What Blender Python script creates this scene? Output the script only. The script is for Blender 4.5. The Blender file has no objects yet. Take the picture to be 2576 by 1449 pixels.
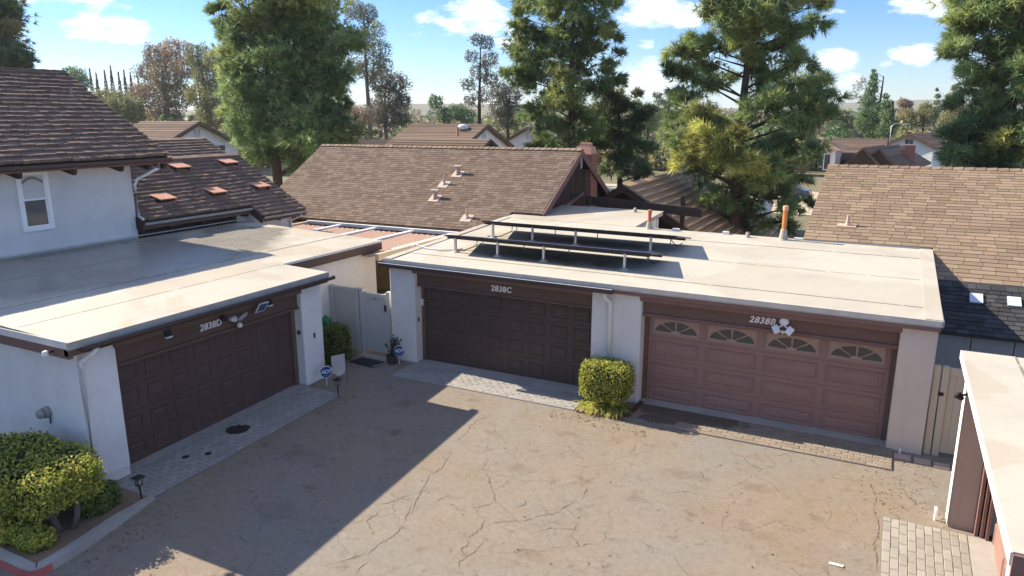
import bpy, math, random
import numpy as np
from mathutils import Vector, Matrix
random.seed(7); RNG = np.random.default_rng(7)
scene = bpy.context.scene
COL = scene.collection
R = math.radians

# ------------------------------------------------------------------ camera
CAM = Vector((10.996, -15.726, 6.435))
YAW, PITCH, ROLL, FPX = -0.48146, 0.23091, -0.0044, 1834.0        # focal length in units of a 2576 px wide frame
fw = Vector((math.sin(YAW)*math.cos(PITCH), math.cos(YAW)*math.cos(PITCH), -math.sin(PITCH)))
rt0 = Vector((math.cos(YAW), -math.sin(YAW), 0)); up0 = rt0.cross(fw)
rt = rt0*math.cos(ROLL) + up0*math.sin(ROLL); up = -rt0*math.sin(ROLL) + up0*math.cos(ROLL)
cam_d = bpy.data.cameras.new('camera'); cam = bpy.data.objects.new('camera', cam_d); COL.objects.link(cam)
M3 = Matrix((rt, up, -fw)).transposed(); M4 = M3.to_4x4(); M4.translation = CAM; cam.matrix_world = M4
cam_d.sensor_width = 36.0; cam_d.lens = 36.0*FPX/2576.0; cam_d.clip_start = .1; cam_d.clip_end = 9000
scene.camera = cam

# ------------------------------------------------------------------ world sky with clouds
SUN_TO = Vector((-4.45, 0.25, 2.83)).normalized()                # towards the sun
SUN_EL = math.asin(SUN_TO.z); SUN_AZ = math.atan2(SUN_TO.x, SUN_TO.y)
world = bpy.data.worlds.new('World'); scene.world = world; world.use_nodes = True
nt = world.node_tree; nt.nodes.clear()
def wn(t, **k):
    n = nt.nodes.new(t)
    for a, b in k.items(): setattr(n, a, b)
    return n
def wm(op, a, b=None, c=None, clamp=False):
    n = wn('ShaderNodeMath', operation=op, use_clamp=clamp)
    for i, v in enumerate((a, b, c)):
        if v is None: continue
        if isinstance(v, (int, float)): n.inputs[i].default_value = v
        else: nt.links.new(v, n.inputs[i])
    return n.outputs[0]
sky = wn('ShaderNodeTexSky', sky_type='NISHITA', sun_disc=False)
sky.sun_elevation = SUN_EL; sky.sun_rotation = SUN_AZ; sky.altitude = 100; sky.air_density = 1.0; sky.dust_density = 0.0; sky.ozone_density = 2.5
hs = wn('ShaderNodeHueSaturation'); hs.inputs['Saturation'].default_value = 1.28; hs.inputs['Value'].default_value = 1.0
nt.links.new(sky.outputs[0], hs.inputs['Color'])
tc = wn('ShaderNodeTexCoord'); sx = wn('ShaderNodeSeparateXYZ'); nt.links.new(tc.outputs['Generated'], sx.inputs[0])
AZ = wm('ARCTAN2', sx.outputs[0], sx.outputs[1]); EL = wm('ARCSINE', sx.outputs[2])
cx = wn('ShaderNodeCombineXYZ'); nt.links.new(AZ, cx.inputs[0]); nt.links.new(wm('MULTIPLY', EL, 2.4), cx.inputs[1])
nz = wn('ShaderNodeTexNoise'); nz.inputs['Scale'].default_value = 22; nz.inputs['Detail'].default_value = 6; nz.inputs['Roughness'].default_value = .62
nt.links.new(cx.outputs[0], nz.inputs['Vector'])
nl = wn('ShaderNodeTexNoise'); nl.inputs['Scale'].default_value = 2.6; nl.inputs['Detail'].default_value = 3
nt.links.new(cx.outputs[0], nl.inputs['Vector'])
CLOUDS = [(-.965,.099,.044,.018,1),(-1.001,.126,.07,.012,.55),(-.525,.124,.068,.027,.95),(-.479,.094,.03,.012,.9),(-.291,.126,.06,.022,1.1),
 (-.305,.044,.06,.019,.95),(-.29,.062,.05,.012,.7),(-.309,.09,.016,.006,.5),(-.079,.065,.027,.014,1),(.009,.069,.031,.013,1.1),(-.023,.059,.011,.005,.8),
 (.012,.12,.038,.014,.9),(-.064,.035,.022,.014,.7),(-.9,.058,.03,.006,.4),(-.62,.105,.03,.006,.4),(-.08,.118,.02,.005,.5),
 (.25,.10,.05,.02,1),(.5,.13,.07,.02,1),(-1.3,.10,.06,.02,1),(-1.6,.14,.07,.02,.9)]
cd = wn('ShaderNodeCombineXYZ'); nt.links.new(AZ, cd.inputs[0]); nt.links.new(EL, cd.inputs[1]); best = None
for a, e, w, h, s in CLOUDS:                                          # each cloud: an ellipse in azimuth and elevation, frayed by noise
    v = wn('ShaderNodeVectorMath', operation='MULTIPLY_ADD'); nt.links.new(cd.outputs[0], v.inputs[0]); v.inputs[1].default_value = (1/(w*1.25), 1/(h*1.25), 0); v.inputs[2].default_value = (-a/(w*1.25), -e/(h*1.25), 0)
    q = wn('ShaderNodeVectorMath', operation='DOT_PRODUCT'); nt.links.new(v.outputs[0], q.inputs[0]); nt.links.new(v.outputs[0], q.inputs[1])
    m = wm('MULTIPLY_ADD', q.outputs['Value'], -s, s)
    best = wm('MAXIMUM', 0.0 if best is None else best, m)
high = wm('MULTIPLY', wm('SUBTRACT', nl.outputs[0], .44, clamp=True), 5.0)          # unseen cloud overhead, cover added to whiten the ambient light
hi_el = wm('MULTIPLY', wm('SUBTRACT', EL, .19, clamp=True), 4.0, clamp=True)
best = wm('MAXIMUM', best, wm('MULTIPLY', high, hi_el))
dens = wm('MULTIPLY', wm('SUBTRACT', wm('ADD', best, wm('MULTIPLY', wm('SUBTRACT', nz.outputs[0], .5), 3.2)), .30), 1.25, clamp=True)
dens = wm('MULTIPLY', dens, wm('MULTIPLY', best, 4.0, clamp=True))
cm = wn('ShaderNodeMix', data_type='RGBA'); nt.links.new(wm('MULTIPLY', dens, .93), cm.inputs[0])
tn = wn('ShaderNodeVectorMath', operation='MULTIPLY'); nt.links.new(hs.outputs[0], tn.inputs[0]); tn.inputs[1].default_value = (.76, .845, 1.12)
nt.links.new(tn.outputs[0], cm.inputs[6]); cm.inputs[7].default_value = (9.6, 9.6, 9.7, 1)
bg = wn('ShaderNodeBackground'); bg.inputs['Strength'].default_value = 0.076
nt.links.new(cm.outputs[2], bg.inputs[0])
wo = wn('ShaderNodeOutputWorld'); nt.links.new(bg.outputs[0], wo.inputs[0])

# ------------------------------------------------------------------ sun, exposure
sl = bpy.data.lights.new('sun', 'SUN'); sl.energy = 5.0; sl.angle = R(.5); sl.color = (1, .89, .72)
so = bpy.data.objects.new('sun', sl); COL.objects.link(so); so.location = (-30, 0, 30)
so.rotation_euler = (-SUN_TO).to_track_quat('-Z', 'Y').to_euler()
vs = scene.view_settings; vs.view_transform = 'Standard'; vs.look = 'None'; vs.exposure = 1.12; vs.gamma = 1.0; vs.use_curve_mapping = False
scene.cycles.max_bounces = 5; scene.cycles.diffuse_bounces = 3; scene.cycles.transparent_max_bounces = 8
scene.cycles.use_denoising = True

# ------------------------------------------------------------------ helpers
def at(px, py, Y):
    d = fw*FPX + rt*(px-1288) - up*(py-724.5)
    return CAM + d*((Y-CAM.y)/d.y)
def gz(x, y):                                                        # height of the ground
    z = -.05 + .033*max(-8.5, min(0, y))
    if y > 24: z -= min(4.0, (y-24)*.03)
    d = math.hypot(x-11, y+16)
    if d > 330: z += min(46, (d-330)*.034)*(.55+.45*math.sin(x*.004+1.3)*math.cos(y*.003))
    return z
class MB:
    def __init__(s, T=None): s.v = []; s.f = []; s.T = T
    def p(s, pts):
        b = len(s.v)
        for q in pts: s.v.append(tuple(s.T(*q)) if s.T else tuple(q))
        return b
    def hexa(s, pts):
        b = s.p(pts)
        for f in ((3,2,1,0),(4,5,6,7),(0,1,5,4),(1,2,6,5),(2,3,7,6),(3,0,4,7)): s.f.append(tuple(b+i for i in f))
        return s
    def box(s, x0, x1, y0, y1, z0, z1):
        return s.hexa([(x0,y0,z0),(x1,y0,z0),(x1,y1,z0),(x0,y1,z0),(x0,y0,z1),(x1,y0,z1),(x1,y1,z1),(x0,y1,z1)])
    def prism(s, poly, vec):
        n = len(poly); vec = Vector(vec)
        b = s.p(poly); s.p([tuple(Vector(q)+vec) for q in poly])
        s.f.append(tuple(b+n-1-i for i in range(n))); s.f.append(tuple(b+n+i for i in range(n)))
        for i in range(n): j = (i+1) % n; s.f.append((b+i, b+j, b+n+j, b+n+i))
        return s
    def bar(s, a, b, w, h, upv=(0,0,1)):
        a = Vector(a); b = Vector(b); d = (b-a).normalized(); u = Vector(upv)
        x = d.cross(u); x = x.normalized() if x.length > 1e-4 else Vector((1,0,0)); y = x.cross(d)
        x *= w/2; y *= h/2
        return s.hexa([a-x-y, a+x-y, a+x+y, a-x+y, b-x-y, b+x-y, b+x+y, b-x+y])
    def tube(s, path, r, n=8):
        path = [Vector(q) for q in path]; rs = r if isinstance(r, (list, tuple)) else [r]*len(path)
        rings = []
        for i, q in enumerate(path):
            d = (path[min(i+1, len(path)-1)]-path[max(i-1, 0)]).normalized()
            x = d.cross(Vector((0,0,1))); x = x.normalized() if x.length > 1e-3 else Vector((1,0,0)); y = d.cross(x)
            rings.append(s.p([q+(x*math.cos(2*math.pi*k/n)+y*math.sin(2*math.pi*k/n))*rs[i] for k in range(n)]))
        for a, b in zip(rings, rings[1:]):
            for k in range(n): s.f.append((a+k, a+(k+1) % n, b+(k+1) % n, b+k))
        s.f.append(tuple(rings[0]+n-1-k for k in range(n))); s.f.append(tuple(rings[-1]+k for k in range(n)))
        return s
    def lathe(s, c, prof, n=14, rot=None):
        c = Vector(c); rings = []
        for r, z in prof:
            pts = []
            for k in range(n):
                q = Vector((r*math.cos(2*math.pi*k/n), r*math.sin(2*math.pi*k/n), z))
                pts.append(c+(rot @ q if rot else q))
            rings.append(s.p(pts))
        for a, b in zip(rings, rings[1:]):
            for k in range(n): s.f.append((a+k, a+(k+1) % n, b+(k+1) % n, b+k))
        s.f.append(tuple(rings[0]+n-1-k for k in range(n))); s.f.append(tuple(rings[-1]+k for k in range(n)))
        return s
    def mesh(s, name):
        m = bpy.data.meshes.new(name); m.from_pydata(s.v, [], s.f); m.update(); return m
    def build(s, name, mat, parent=None, smooth=False, bevel=0, label=None):
        import bmesh
        m = s.mesh(name); bm = bmesh.new(); bm.from_mesh(m); bmesh.ops.recalc_face_normals(bm, faces=bm.faces); bm.to_mesh(m); bm.free()
        if smooth:
            for p in m.polygons: p.use_smooth = True
        m.materials.append(mat)
        o = bpy.data.objects.new(name, m); COL.objects.link(o)
        if bevel:
            b = o.modifiers.new('bevel', 'BEVEL'); b.width = bevel; b.segments = 2; b.limit_method = 'ANGLE'
        if parent: attach(o, parent)
        if label: o['label'] = label
        return o
BASE = {}
def base_of(p):
    while p is not None:
        if p.name in BASE: return BASE[p.name]
        p = p.parent
    return Vector((0,0,0))
def attach(o, parent):
    o.parent = parent
    if parent.type == 'EMPTY': o.matrix_parent_inverse = Matrix.Translation(-Vector(parent.location))
def thing(name, loc, label, cat, group=None):
    e = bpy.data.objects.new(name, None); COL.objects.link(e); e.location = loc; e.empty_display_size = .2
    e['label'] = label; e['category'] = cat
    if group: e['group'] = group
    return e
def tag(o, label, cat, group=None):
    o['label'] = label; o['category'] = cat
    if group: o['group'] = group
    return o
def struct(o, kind='structure'): o['kind'] = kind; return o
def fast(name, V, F, mat, parent=None, col=None, smooth=False):
    V = np.asarray(V, dtype=np.float32); F = np.asarray(F, dtype=np.int32); k = F.shape[1]
    m = bpy.data.meshes.new(name); m.vertices.add(len(V)); m.vertices.foreach_set('co', V.ravel())
    m.loops.add(F.size); m.loops.foreach_set('vertex_index', F.ravel())
    m.polygons.add(len(F)); m.polygons.foreach_set('loop_start', np.arange(0, F.size, k, dtype=np.int32))
    m.update(calc_edges=True)
    if col is not None:
        a = m.color_attributes.new('tint', 'FLOAT_COLOR', 'POINT')
        c4 = np.ones((len(V), 4), np.float32); c4[:, :3] = col; a.data.foreach_set('color', c4.ravel())
    m.polygons.foreach_set('use_smooth', np.full(len(F), bool(smooth)))
    m.materials.append(mat); o = bpy.data.objects.new(name, m); COL.objects.link(o)
    if parent: attach(o, parent)
    return o
def text_mesh(name, txt, size, M, mat, parent, depth=.006, shear=0, space=1.0, offset=0.0):
    c = bpy.data.curves.new(name, 'FONT'); c.body = txt; c.size = size; c.extrude = depth; c.shear = shear; c.align_x = 'CENTER'; c.align_y = 'CENTER'; c.space_character = space; c.offset = offset
    t = bpy.data.objects.new(name, c); COL.objects.link(t)
    bpy.context.view_layer.update()
    m = bpy.data.meshes.new_from_object(t.evaluated_get(bpy.context.evaluated_depsgraph_get()))
    m.transform(M); bpy.data.objects.remove(t); m.materials.clear(); m.materials.append(mat)
    o = bpy.data.objects.new(name, m); COL.objects.link(o); attach(o, parent); return o
def frame(xa, ya, loc):
    xa = Vector(xa).normalized(); ya = Vector(ya).normalized(); za = xa.cross(ya)
    M = Matrix((xa, ya, za)).transposed().to_4x4(); M.translation = Vector(loc); return M

# ------------------------------------------------------------------ materials
class N:
    def __init__(s, name):
        s.m = bpy.data.materials.new(name); s.m.use_nodes = True; s.t = s.m.node_tree; s.t.nodes.clear()
        s.out = s.n('ShaderNodeOutputMaterial'); s.b = s.n('ShaderNodeBsdfPrincipled'); s.t.links.new(s.b.outputs[0], s.out.inputs[0])
        s.pos = s.n('ShaderNodeNewGeometry').outputs['Position']
    def n(s, t, **k):
        n = s.t.nodes.new(t)
        for a, b in k.items(): setattr(n, a, b)
        return n
    def L(s, a, b): s.t.links.new(a, b)
    def set(s, inp, v):
        if isinstance(v, (int, float)): inp.default_value = v
        elif isinstance(v, tuple): inp.default_value = v if len(v) == 4 else v+(1,)
        else: s.L(v, inp)
    def math(s, op, a, b=None, c=None, clamp=False):
        n = s.n('ShaderNodeMath', operation=op, use_clamp=clamp)
        for i, v in enumerate((a, b, c)):
            if v is not None: s.set(n.inputs[i], v)
        return n.outputs[0]
    def mapv(s, scale=(1,1,1), vec=None, rot=(0,0,0)):
        n = s.n('ShaderNodeMapping'); n.inputs['Scale'].default_value = scale; n.inputs['Rotation'].default_value = rot
        s.L(vec or s.pos, n.inputs[0]); return n.outputs[0]
    def noise(s, scale, detail=4, rough=.55, vec=None, dist=0):
        n = s.n('ShaderNodeTexNoise'); n.inputs['Scale'].default_value = scale; n.inputs['Detail'].default_value = detail
        n.inputs['Roughness'].default_value = rough; n.inputs['Distortion'].default_value = dist; s.L(vec or s.pos, n.inputs['Vector']); return n.outputs[0]
    def ramp(s, v, lo, hi):
        n = s.n('ShaderNodeMapRange'); s.L(v, n.inputs[0]); n.inputs[1].default_value = lo; n.inputs[2].default_value = hi; n.clamp = True; return n.outputs[0]
    def mix(s, f, a, b, mode='MIX'):
        n = s.n('ShaderNodeMix', data_type='RGBA', blend_type=mode); s.set(n.inputs[0], f); s.set(n.inputs[6], a); s.set(n.inputs[7], b); return n.outputs[2]
    def scale(s, col, f):
        n = s.n('ShaderNodeVectorMath', operation='SCALE'); n.inputs[0].default_value = col[:3] if isinstance(col, tuple) else (0,0,0)
        if not isinstance(col, tuple): s.L(col, n.inputs[0])
        s.set(n.inputs[3], f); return n.outputs[0]
    def rnd(s):
        a = s.n('ShaderNodeObjectInfo').outputs['Random']; b = s.n('ShaderNodeNewGeometry').outputs['Random Per Island']
        return s.math('FRACT', s.math('ADD', a, b))
    def bump(s, h, strength=.3, dist=.01):
        n = s.n('ShaderNodeBump'); n.inputs['Strength'].default_value = strength; n.inputs['Distance'].default_value = dist
        s.L(h, n.inputs['Height']); s.L(n.outputs[0], s.b.inputs['Normal'])
    def fin(s, col, rough=.8, spec=.3, metal=0):
        s.set(s.b.inputs['Base Color'], col); s.set(s.b.inputs['Roughness'], rough); s.b.inputs['Specular IOR Level'].default_value = spec
        s.b.inputs['Metallic'].default_value = metal; return s.m
def plain(name, col, rough=.7, var=.18, sc=2.5, bump=.15, bs=70, rnd=0, spec=.3, metal=0, fine=.12):
    k = N(name)
    f = k.math('ADD', k.math('MULTIPLY', k.math('SUBTRACT', k.noise(sc, 6), .5), var*2.2), 1.0)
    f = k.math('ADD', f, k.math('MULTIPLY', k.math('SUBTRACT', k.noise(bs*.6, 3), .5), fine*2))
    if rnd: f = k.math('MULTIPLY', f, k.math('ADD', k.math('MULTIPLY', k.rnd(), rnd*2), 1-rnd))
    k.bump(k.noise(bs, 4), bump, .01)
    return k.fin(k.scale(col, f), rough, spec, metal)
def stucco(name, col, dirt=.10):
    k = N(name)
    a = k.noise(1.1, 6, .6); b = k.noise(90, 4, .6); st = k.noise(1.0, 4, .6, k.mapv((9, 9, .35)))
    f = k.math('ADD', k.math('MULTIPLY', k.math('SUBTRACT', a, .5), .34), .98)
    f = k.math('SUBTRACT', f, k.math('MULTIPLY', k.ramp(st, .55, .85), dirt))
    f = k.math('ADD', f, k.math('MULTIPLY', k.math('SUBTRACT', b, .5), .14))
    k.bump(k.math('ADD', k.noise(55, 5, .6), k.math('MULTIPLY', k.noise(14, 3), .8)), .7, .02)
    return k.fin(k.scale(col, f), .9, .2)
def wood(name, col, axis=(1,1,12), var=.35, rough=.75):
    k = N(name)
    g = k.noise(2.0, 6, .6, k.mapv(axis)); g2 = k.noise(1.2, 4)
    f = k.math('ADD', k.math('MULTIPLY', k.math('SUBTRACT', g, .5), var*2), k.math('ADD', .85, k.math('MULTIPLY', g2, .3)))
    f = k.math('MULTIPLY', f, k.math('ADD', .85, k.math('MULTIPLY', k.rnd(), .3)))
    k.bump(g, .25, .01); return k.fin(k.scale(col, f), rough, .25)
def shingle_mat(name, col, col2, rnd=.22, moss=None, bs=120):
    k = N(name); r = k.rnd()
    c = k.mix(k.ramp(k.math('ADD', k.noise(.45, 4), k.math('MULTIPLY', k.math('SUBTRACT', r, .5), .5)), .3, .7), col, col2)
    f = k.math('MULTIPLY', k.math('ADD', k.math('MULTIPLY', r, rnd*2), 1-rnd), k.math('ADD', .75, k.math('MULTIPLY', k.noise(bs, 3, .7), .5)))
    c = k.scale(c, f)
    if moss: c = k.mix(k.math('MULTIPLY', k.ramp(k.noise(1.3, 5, .65), .56, .75), .5), c, moss)
    k.bump(k.noise(bs, 3, .7), .4, .008); return k.fin(c, .95, .15)
def membrane(name, col, stain, under=None, wet_shade=None):
    k = N(name)
    p1 = k.ramp(k.noise(.42, 4, .45, dist=.6), .5, .53); p2 = k.ramp(k.noise(1.5, 5, .6), .58, .75); sp = k.ramp(k.noise(9, 4, .65, k.mapv((.35, 1.6, 1))), .64, .74)
    c = k.mix(k.math('MULTIPLY', p1, .38), col, stain); c = k.mix(k.math('MULTIPLY', p2, .35), c, stain); c = k.mix(k.math('MULTIPLY', sp, .35), c, tuple(x*.55 for x in stain))
    c = k.mix(k.math('MULTIPLY', k.ramp(k.noise(.7, 6, .7), .48, .66), .4), c, (.38, .355, .305, 1)); c = k.mix(k.math('MULTIPLY', k.ramp(k.noise(26, 3, .6), .68, .74), .5), c, (.20, .17, .13, 1))
    c = k.scale(c, k.math('ADD', .93, k.math('MULTIPLY', k.noise(40, 4), .14)))
    if under:                                                         # silt left where water dries under the racks
        sx = k.n('ShaderNodeSeparateXYZ'); k.L(k.pos, sx.inputs[0]); q = None
        for (x, y, a, b) in under:
            dx = k.math('DIVIDE', k.math('SUBTRACT', sx.outputs[0], x), a); dy = k.math('DIVIDE', k.math('SUBTRACT', sx.outputs[1], y), b)
            e_ = k.math('SUBTRACT', 1.0, k.math('ADD', k.math('MULTIPLY', dx, dx), k.math('MULTIPLY', dy, dy))); q = e_ if q is None else k.math('MAXIMUM', q, e_)
        w = k.ramp(k.math('ADD', q, k.math('MULTIPLY', k.math('SUBTRACT', k.noise(1.8, 5, .65), .5), 2.2)), .1, .9)
        c = k.mix(k.math('MULTIPLY', w, .8), c, (.16, .105, .05, 1))
    rough = k.math('ADD', .42, k.math('MULTIPLY', k.noise(.8, 3), .3))
    if wet_shade:                                                           # damp plus house-shadow darkening put into the colour, with a frayed outline
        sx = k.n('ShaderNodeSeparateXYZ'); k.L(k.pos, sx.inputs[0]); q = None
        for (x, y, a, b) in wet_shade:
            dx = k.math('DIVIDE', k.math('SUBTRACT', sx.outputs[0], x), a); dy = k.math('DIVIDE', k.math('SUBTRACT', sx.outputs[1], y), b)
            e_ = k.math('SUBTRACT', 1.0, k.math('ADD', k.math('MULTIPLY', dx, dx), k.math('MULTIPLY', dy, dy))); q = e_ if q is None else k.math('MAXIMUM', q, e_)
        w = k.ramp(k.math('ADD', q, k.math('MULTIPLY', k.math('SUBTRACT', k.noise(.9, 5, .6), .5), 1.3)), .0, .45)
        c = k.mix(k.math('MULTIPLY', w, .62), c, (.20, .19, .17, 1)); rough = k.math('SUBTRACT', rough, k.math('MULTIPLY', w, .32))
    k.bump(k.math('ADD', k.noise(2.2, 3), k.math('MULTIPLY', k.noise(60, 3), .15)), .25, .02)
    return k.fin(c, rough, .35)
def foliage(name, rough=.55, trans=.28):
    k = N(name); a = k.n('ShaderNodeAttribute', attribute_name='tint'); k.fin(a.outputs['Color'], rough, .3)
    t = k.n('ShaderNodeBsdfTranslucent'); k.L(a.outputs['Color'], t.inputs[0])
    mx = k.n('ShaderNodeMixShader'); mx.inputs[0].default_value = trans; k.L(k.b.outputs[0], mx.inputs[1]); k.L(t.outputs[0], mx.inputs[2]); k.L(mx.outputs[0], k.out.inputs[0])
    return k.m
STAINS = [(3.93,-3.09,.30,.16),(5.4,-2.5,.42,.22),(5.15,-4.2,.34,.26),(8.0,-3.1,.75,.22),(9.3,-3.0,.5,.2),(6.6,-6.6,.4,.25),(7.6,-4.3,.3,.2),(1.3,-2.6,.35,.3),(1.0,-5.6,.8,.4),(2.0,-7.4,.7,.4),(9.6,-4.4,.4,.25)]
def asphalt():
    k = N('asphalt'); P = k.pos
    wv = k.n('ShaderNodeTexNoise'); wv.inputs['Scale'].default_value = 1.7; wv.inputs['Detail'].default_value = 5; k.L(P, wv.inputs['Vector'])
    wa = k.n('ShaderNodeVectorMath', operation='MULTIPLY_ADD'); k.L(wv.outputs['Color'], wa.inputs[0]); wa.inputs[1].default_value = (.75, .75, 0); k.L(P, wa.inputs[2])
    def crack(sc, wid, nsc, lo, hi):
        v = k.n('ShaderNodeTexVoronoi', feature='DISTANCE_TO_EDGE'); v.inputs['Scale'].default_value = sc; k.L(wa.outputs[0], v.inputs['Vector'])
        c = k.math('SUBTRACT', 1.0, k.ramp(v.outputs[0], 0, wid)); return k.math('MULTIPLY', c, k.ramp(k.noise(nsc, 4), lo, hi))
    c1 = crack(.50, .0036, .6, .46, .60); c2 = crack(1.3, .0072, .9, .50, .62); c3 = crack(4.2, .022, .6, .58, .70)
    cr = k.math('MAXIMUM', c1, k.math('MAXIMUM', k.math('MULTIPLY', c2, .8), k.math('MULTIPLY', c3, .45)))
    big = k.noise(.33, 5, .55); mid = k.noise(1.3, 6, .62, k.mapv((1, 1.4, 1))); fine = k.noise(75, 4, .7); ag = k.noise(190, 2, .7)
    c = k.mix(k.ramp(big, .36, .66), (.222, .174, .124, 1), (.208, .191, .163, 1))
    c = k.mix(k.math('MULTIPLY', k.ramp(mid, .52, .78), .6), c, (.20, .145, .095, 1))
    c = k.mix(k.math('MULTIPLY', k.ramp(k.noise(2.1, 6, .7), .58, .70), .6), c, (.115, .078, .046, 1))
    c = k.mix(k.math('MULTIPLY', k.ramp(k.noise(.9, 5, .7), .6, .7), .3), c, (.32, .27, .23, 1))
    c = k.mix(k.math('MULTIPLY', k.ramp(k.noise(.75, 4, .6, k.mapv((1,1,1), rot=(0,0,.7))), .5, .62), .55), c, (.235, .193, .150, 1))
    c = k.mix(k.math('MULTIPLY', k.ramp(k.noise(6.5, 6, .75), .56, .68), .5), c, (.13, .095, .062, 1))
    c = k.scale(c, k.math('ADD', .33, k.math('ADD', k.math('ADD', k.math('MULTIPLY', fine, .45), k.math('MULTIPLY', k.noise(11, 6, .8), .8)), k.math('MULTIPLY', ag, .38))))
    sx = k.n('ShaderNodeSeparateXYZ'); k.L(P, sx.inputs[0]); q = None
    for (x, y, a, b) in STAINS:                                        # oil and rust spots where cars stand
        dx = k.math('DIVIDE', k.math('SUBTRACT', sx.outputs[0], x), a); dy = k.math('DIVIDE', k.math('SUBTRACT', sx.outputs[1], y), b)
        e_ = k.math('SUBTRACT', 1.0, k.math('ADD', k.math('MULTIPLY', dx, dx), k.math('MULTIPLY', dy, dy))); q = e_ if q is None else k.math('MAXIMUM', q, e_)
    w = k.ramp(k.math('ADD', q, k.math('MULTIPLY', k.math('SUBTRACT', k.noise(3.2, 6, .75), .5), 4.0)), .2, 1.5)
    c = k.mix(k.math('MULTIPLY', w, .38), c, (.115, .075, .035, 1))
    c = k.mix(k.math('MULTIPLY', cr, .70), c, (.05, .04, .032, 1))
    k.bump(k.math('SUBTRACT', k.math('ADD', k.math('MULTIPLY', fine, .6), k.math('MULTIPLY', mid, .5)), k.math('MULTIPLY', cr, 1.5)), .5, .012)
    return k.fin(c, .9, .2)
def paver_mat(name, col, wet_shade=None):
    k = N(name); r = k.rnd()
    c = k.scale(col, k.math('MULTIPLY', k.math('ADD', .88, k.math('MULTIPLY', r, .22)), k.math('ADD', .62, k.math('ADD', k.math('MULTIPLY', k.noise(60, 4, .7), .45), k.math('MULTIPLY', k.noise(1.6, 5), .35)))))
    rough = .9
    if wet_shade:                                                          # damp stain in front of a door
        sx = k.n('ShaderNodeSeparateXYZ'); k.L(k.pos, sx.inputs[0]); q = None
        for (x, y, a, b) in wet_shade:
            dx = k.math('DIVIDE', k.math('SUBTRACT', sx.outputs[0], x), a); dy = k.math('DIVIDE', k.math('SUBTRACT', sx.outputs[1], y), b)
            e = k.math('SUBTRACT', 1.0, k.math('ADD', k.math('MULTIPLY', dx, dx), k.math('MULTIPLY', dy, dy)))
            q = e if q is None else k.math('MAXIMUM', q, e)
        w = k.ramp(k.math('ADD', q, k.math('MULTIPLY', k.math('SUBTRACT', k.noise(4, 4), .5), 1.6)), .0, .35)
        c = k.mix(k.math('MULTIPLY', w, .72), c, (.05, .035, .02, 1)); rough = k.math('SUBTRACT', .9, k.math('MULTIPLY', w, .5))
    k.bump(k.noise(60, 4, .7), .4, .006); return k.fin(c, rough, .3)
def glass(name, col, rough=.06):
    k = N(name); return k.fin(col, rough, .6)

m_asphalt = asphalt()
m_soil = plain('dry_soil', (.25, .18, .12), .95, .35, 1.2, .6, 40, fine=.3)
m_earth = plain('dry_grass_earth', (.17, .15, .085), .95, .5, .02, .3, 4)
m_stw = stucco('white_stucco', (.83, .81, .77)); m_stc = stucco('cream_stucco', (.78, .735, .665)); m_stt = stucco('tan_bounce_stucco', (.74, .61, .49)); m_stb = stucco('brown_stucco', (.40, .33, .28), .1)
m_trimD = wood('brown_trim', (.135, .085, .060), (1, 1, 6), .25); m_trimB = wood('mauve_brown_trim', (.215, .125, .106), (1, 1, 6), .2)
m_dark = wood('dark_brown_wood', (.06, .038, .028), (6, 6, 1), .4)
m_head = wood('header_brown', (.15, .088, .066), (1, 1, 6), .2)
m_doorC = plain('dark_brown_door', (.092, .060, .048), .42, .25, 1.2, .25, 60); m_doorD = plain('chocolate_door', (.108, .064, .056), .45, .2, 1.2, .35, 50); m_doorB = plain('mauve_door', (.285, .168, .138), .55, .12, 1.5, .12, 60)
m_mem = membrane('cream_membrane', (.52, .475, .39), (.40, .325, .225)); m_memD = membrane('damp_shaded_membrane', (.52, .475, .385), (.40, .32, .215), wet_shade=[(-6.4, -4.0, 2.6, 5.6), (-7.0, .6, 1.6, 1.3)]); m_memB = membrane('silted_membrane', (.53, .495, .41), (.43, .37, .28), [(3.2, 1.15, 2.6, .6), (3.4, 3.4, 2.6, .6)]); m_flash = plain('grey_flashing', (.40, .37, .34), .6, .35, 3, .2, 40); m_white = plain('white_paint', (.78, .77, .75), .5, .06, 2, .05)
m_metal = plain('galvanised_steel', (.55, .57, .60), .35, .15, 4, .05, metal=.7); m_black = plain('black_metal', (.015, .015, .016), .5, .1); m_gutter = plain('brown_gutter', (.075, .048, .040), .45, .15, 3, .05); m_gutg = plain('grey_gutter', (.30, .285, .275), .5, .2, 3, .1)
m_vinyl = plain('grey_vinyl', (.50, .485, .45), .5, .05, 1.5, .02); m_vint = plain('tan_vinyl', (.62, .49, .34), .5, .05, 1.5, .02)
m_shake = shingle_mat('brown_shake', (.215, .150, .118), (.25, .178, .138), .08, bs=60); m_shg = shingle_mat('brown_shingle', (.168, .120, .092), (.188, .143, .11), .17); m_shB = shingle_mat('tan_shingle', (.25, .182, .126), (.278, .205, .144), .14, (.24, .19, .09, 1)); m_shk = shingle_mat('charcoal_shingle', (.046, .046, .049), (.066, .066, .067), .16)
m_und = plain('roof_underlay', (.045, .033, .027), .95, .2); m_farroof = shingle_mat('far_brown_shingle', (.165, .115, .09), (.205, .148, .11), .12, bs=12)
m_terra = plain('terracotta_vent', (.60, .31, .21), .6, .15, 4, .1); m_pink = plain('salmon_panel', (.60, .40, .29), .6, .12, 3, .05)
m_conc = plain('concrete', (.37, .345, .31), .9, .25, 1.5, .3, 60, fine=.2); m_red = plain('worn_red_paint', (.45, .12, .10), .7, .3, 3, .2); m_brick = plain('red_brick', (.30, .135, .095), .9, .25, 6, .4, 60, .2); m_mort = plain('mortar', (.28, .24, .21), .95)
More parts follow.
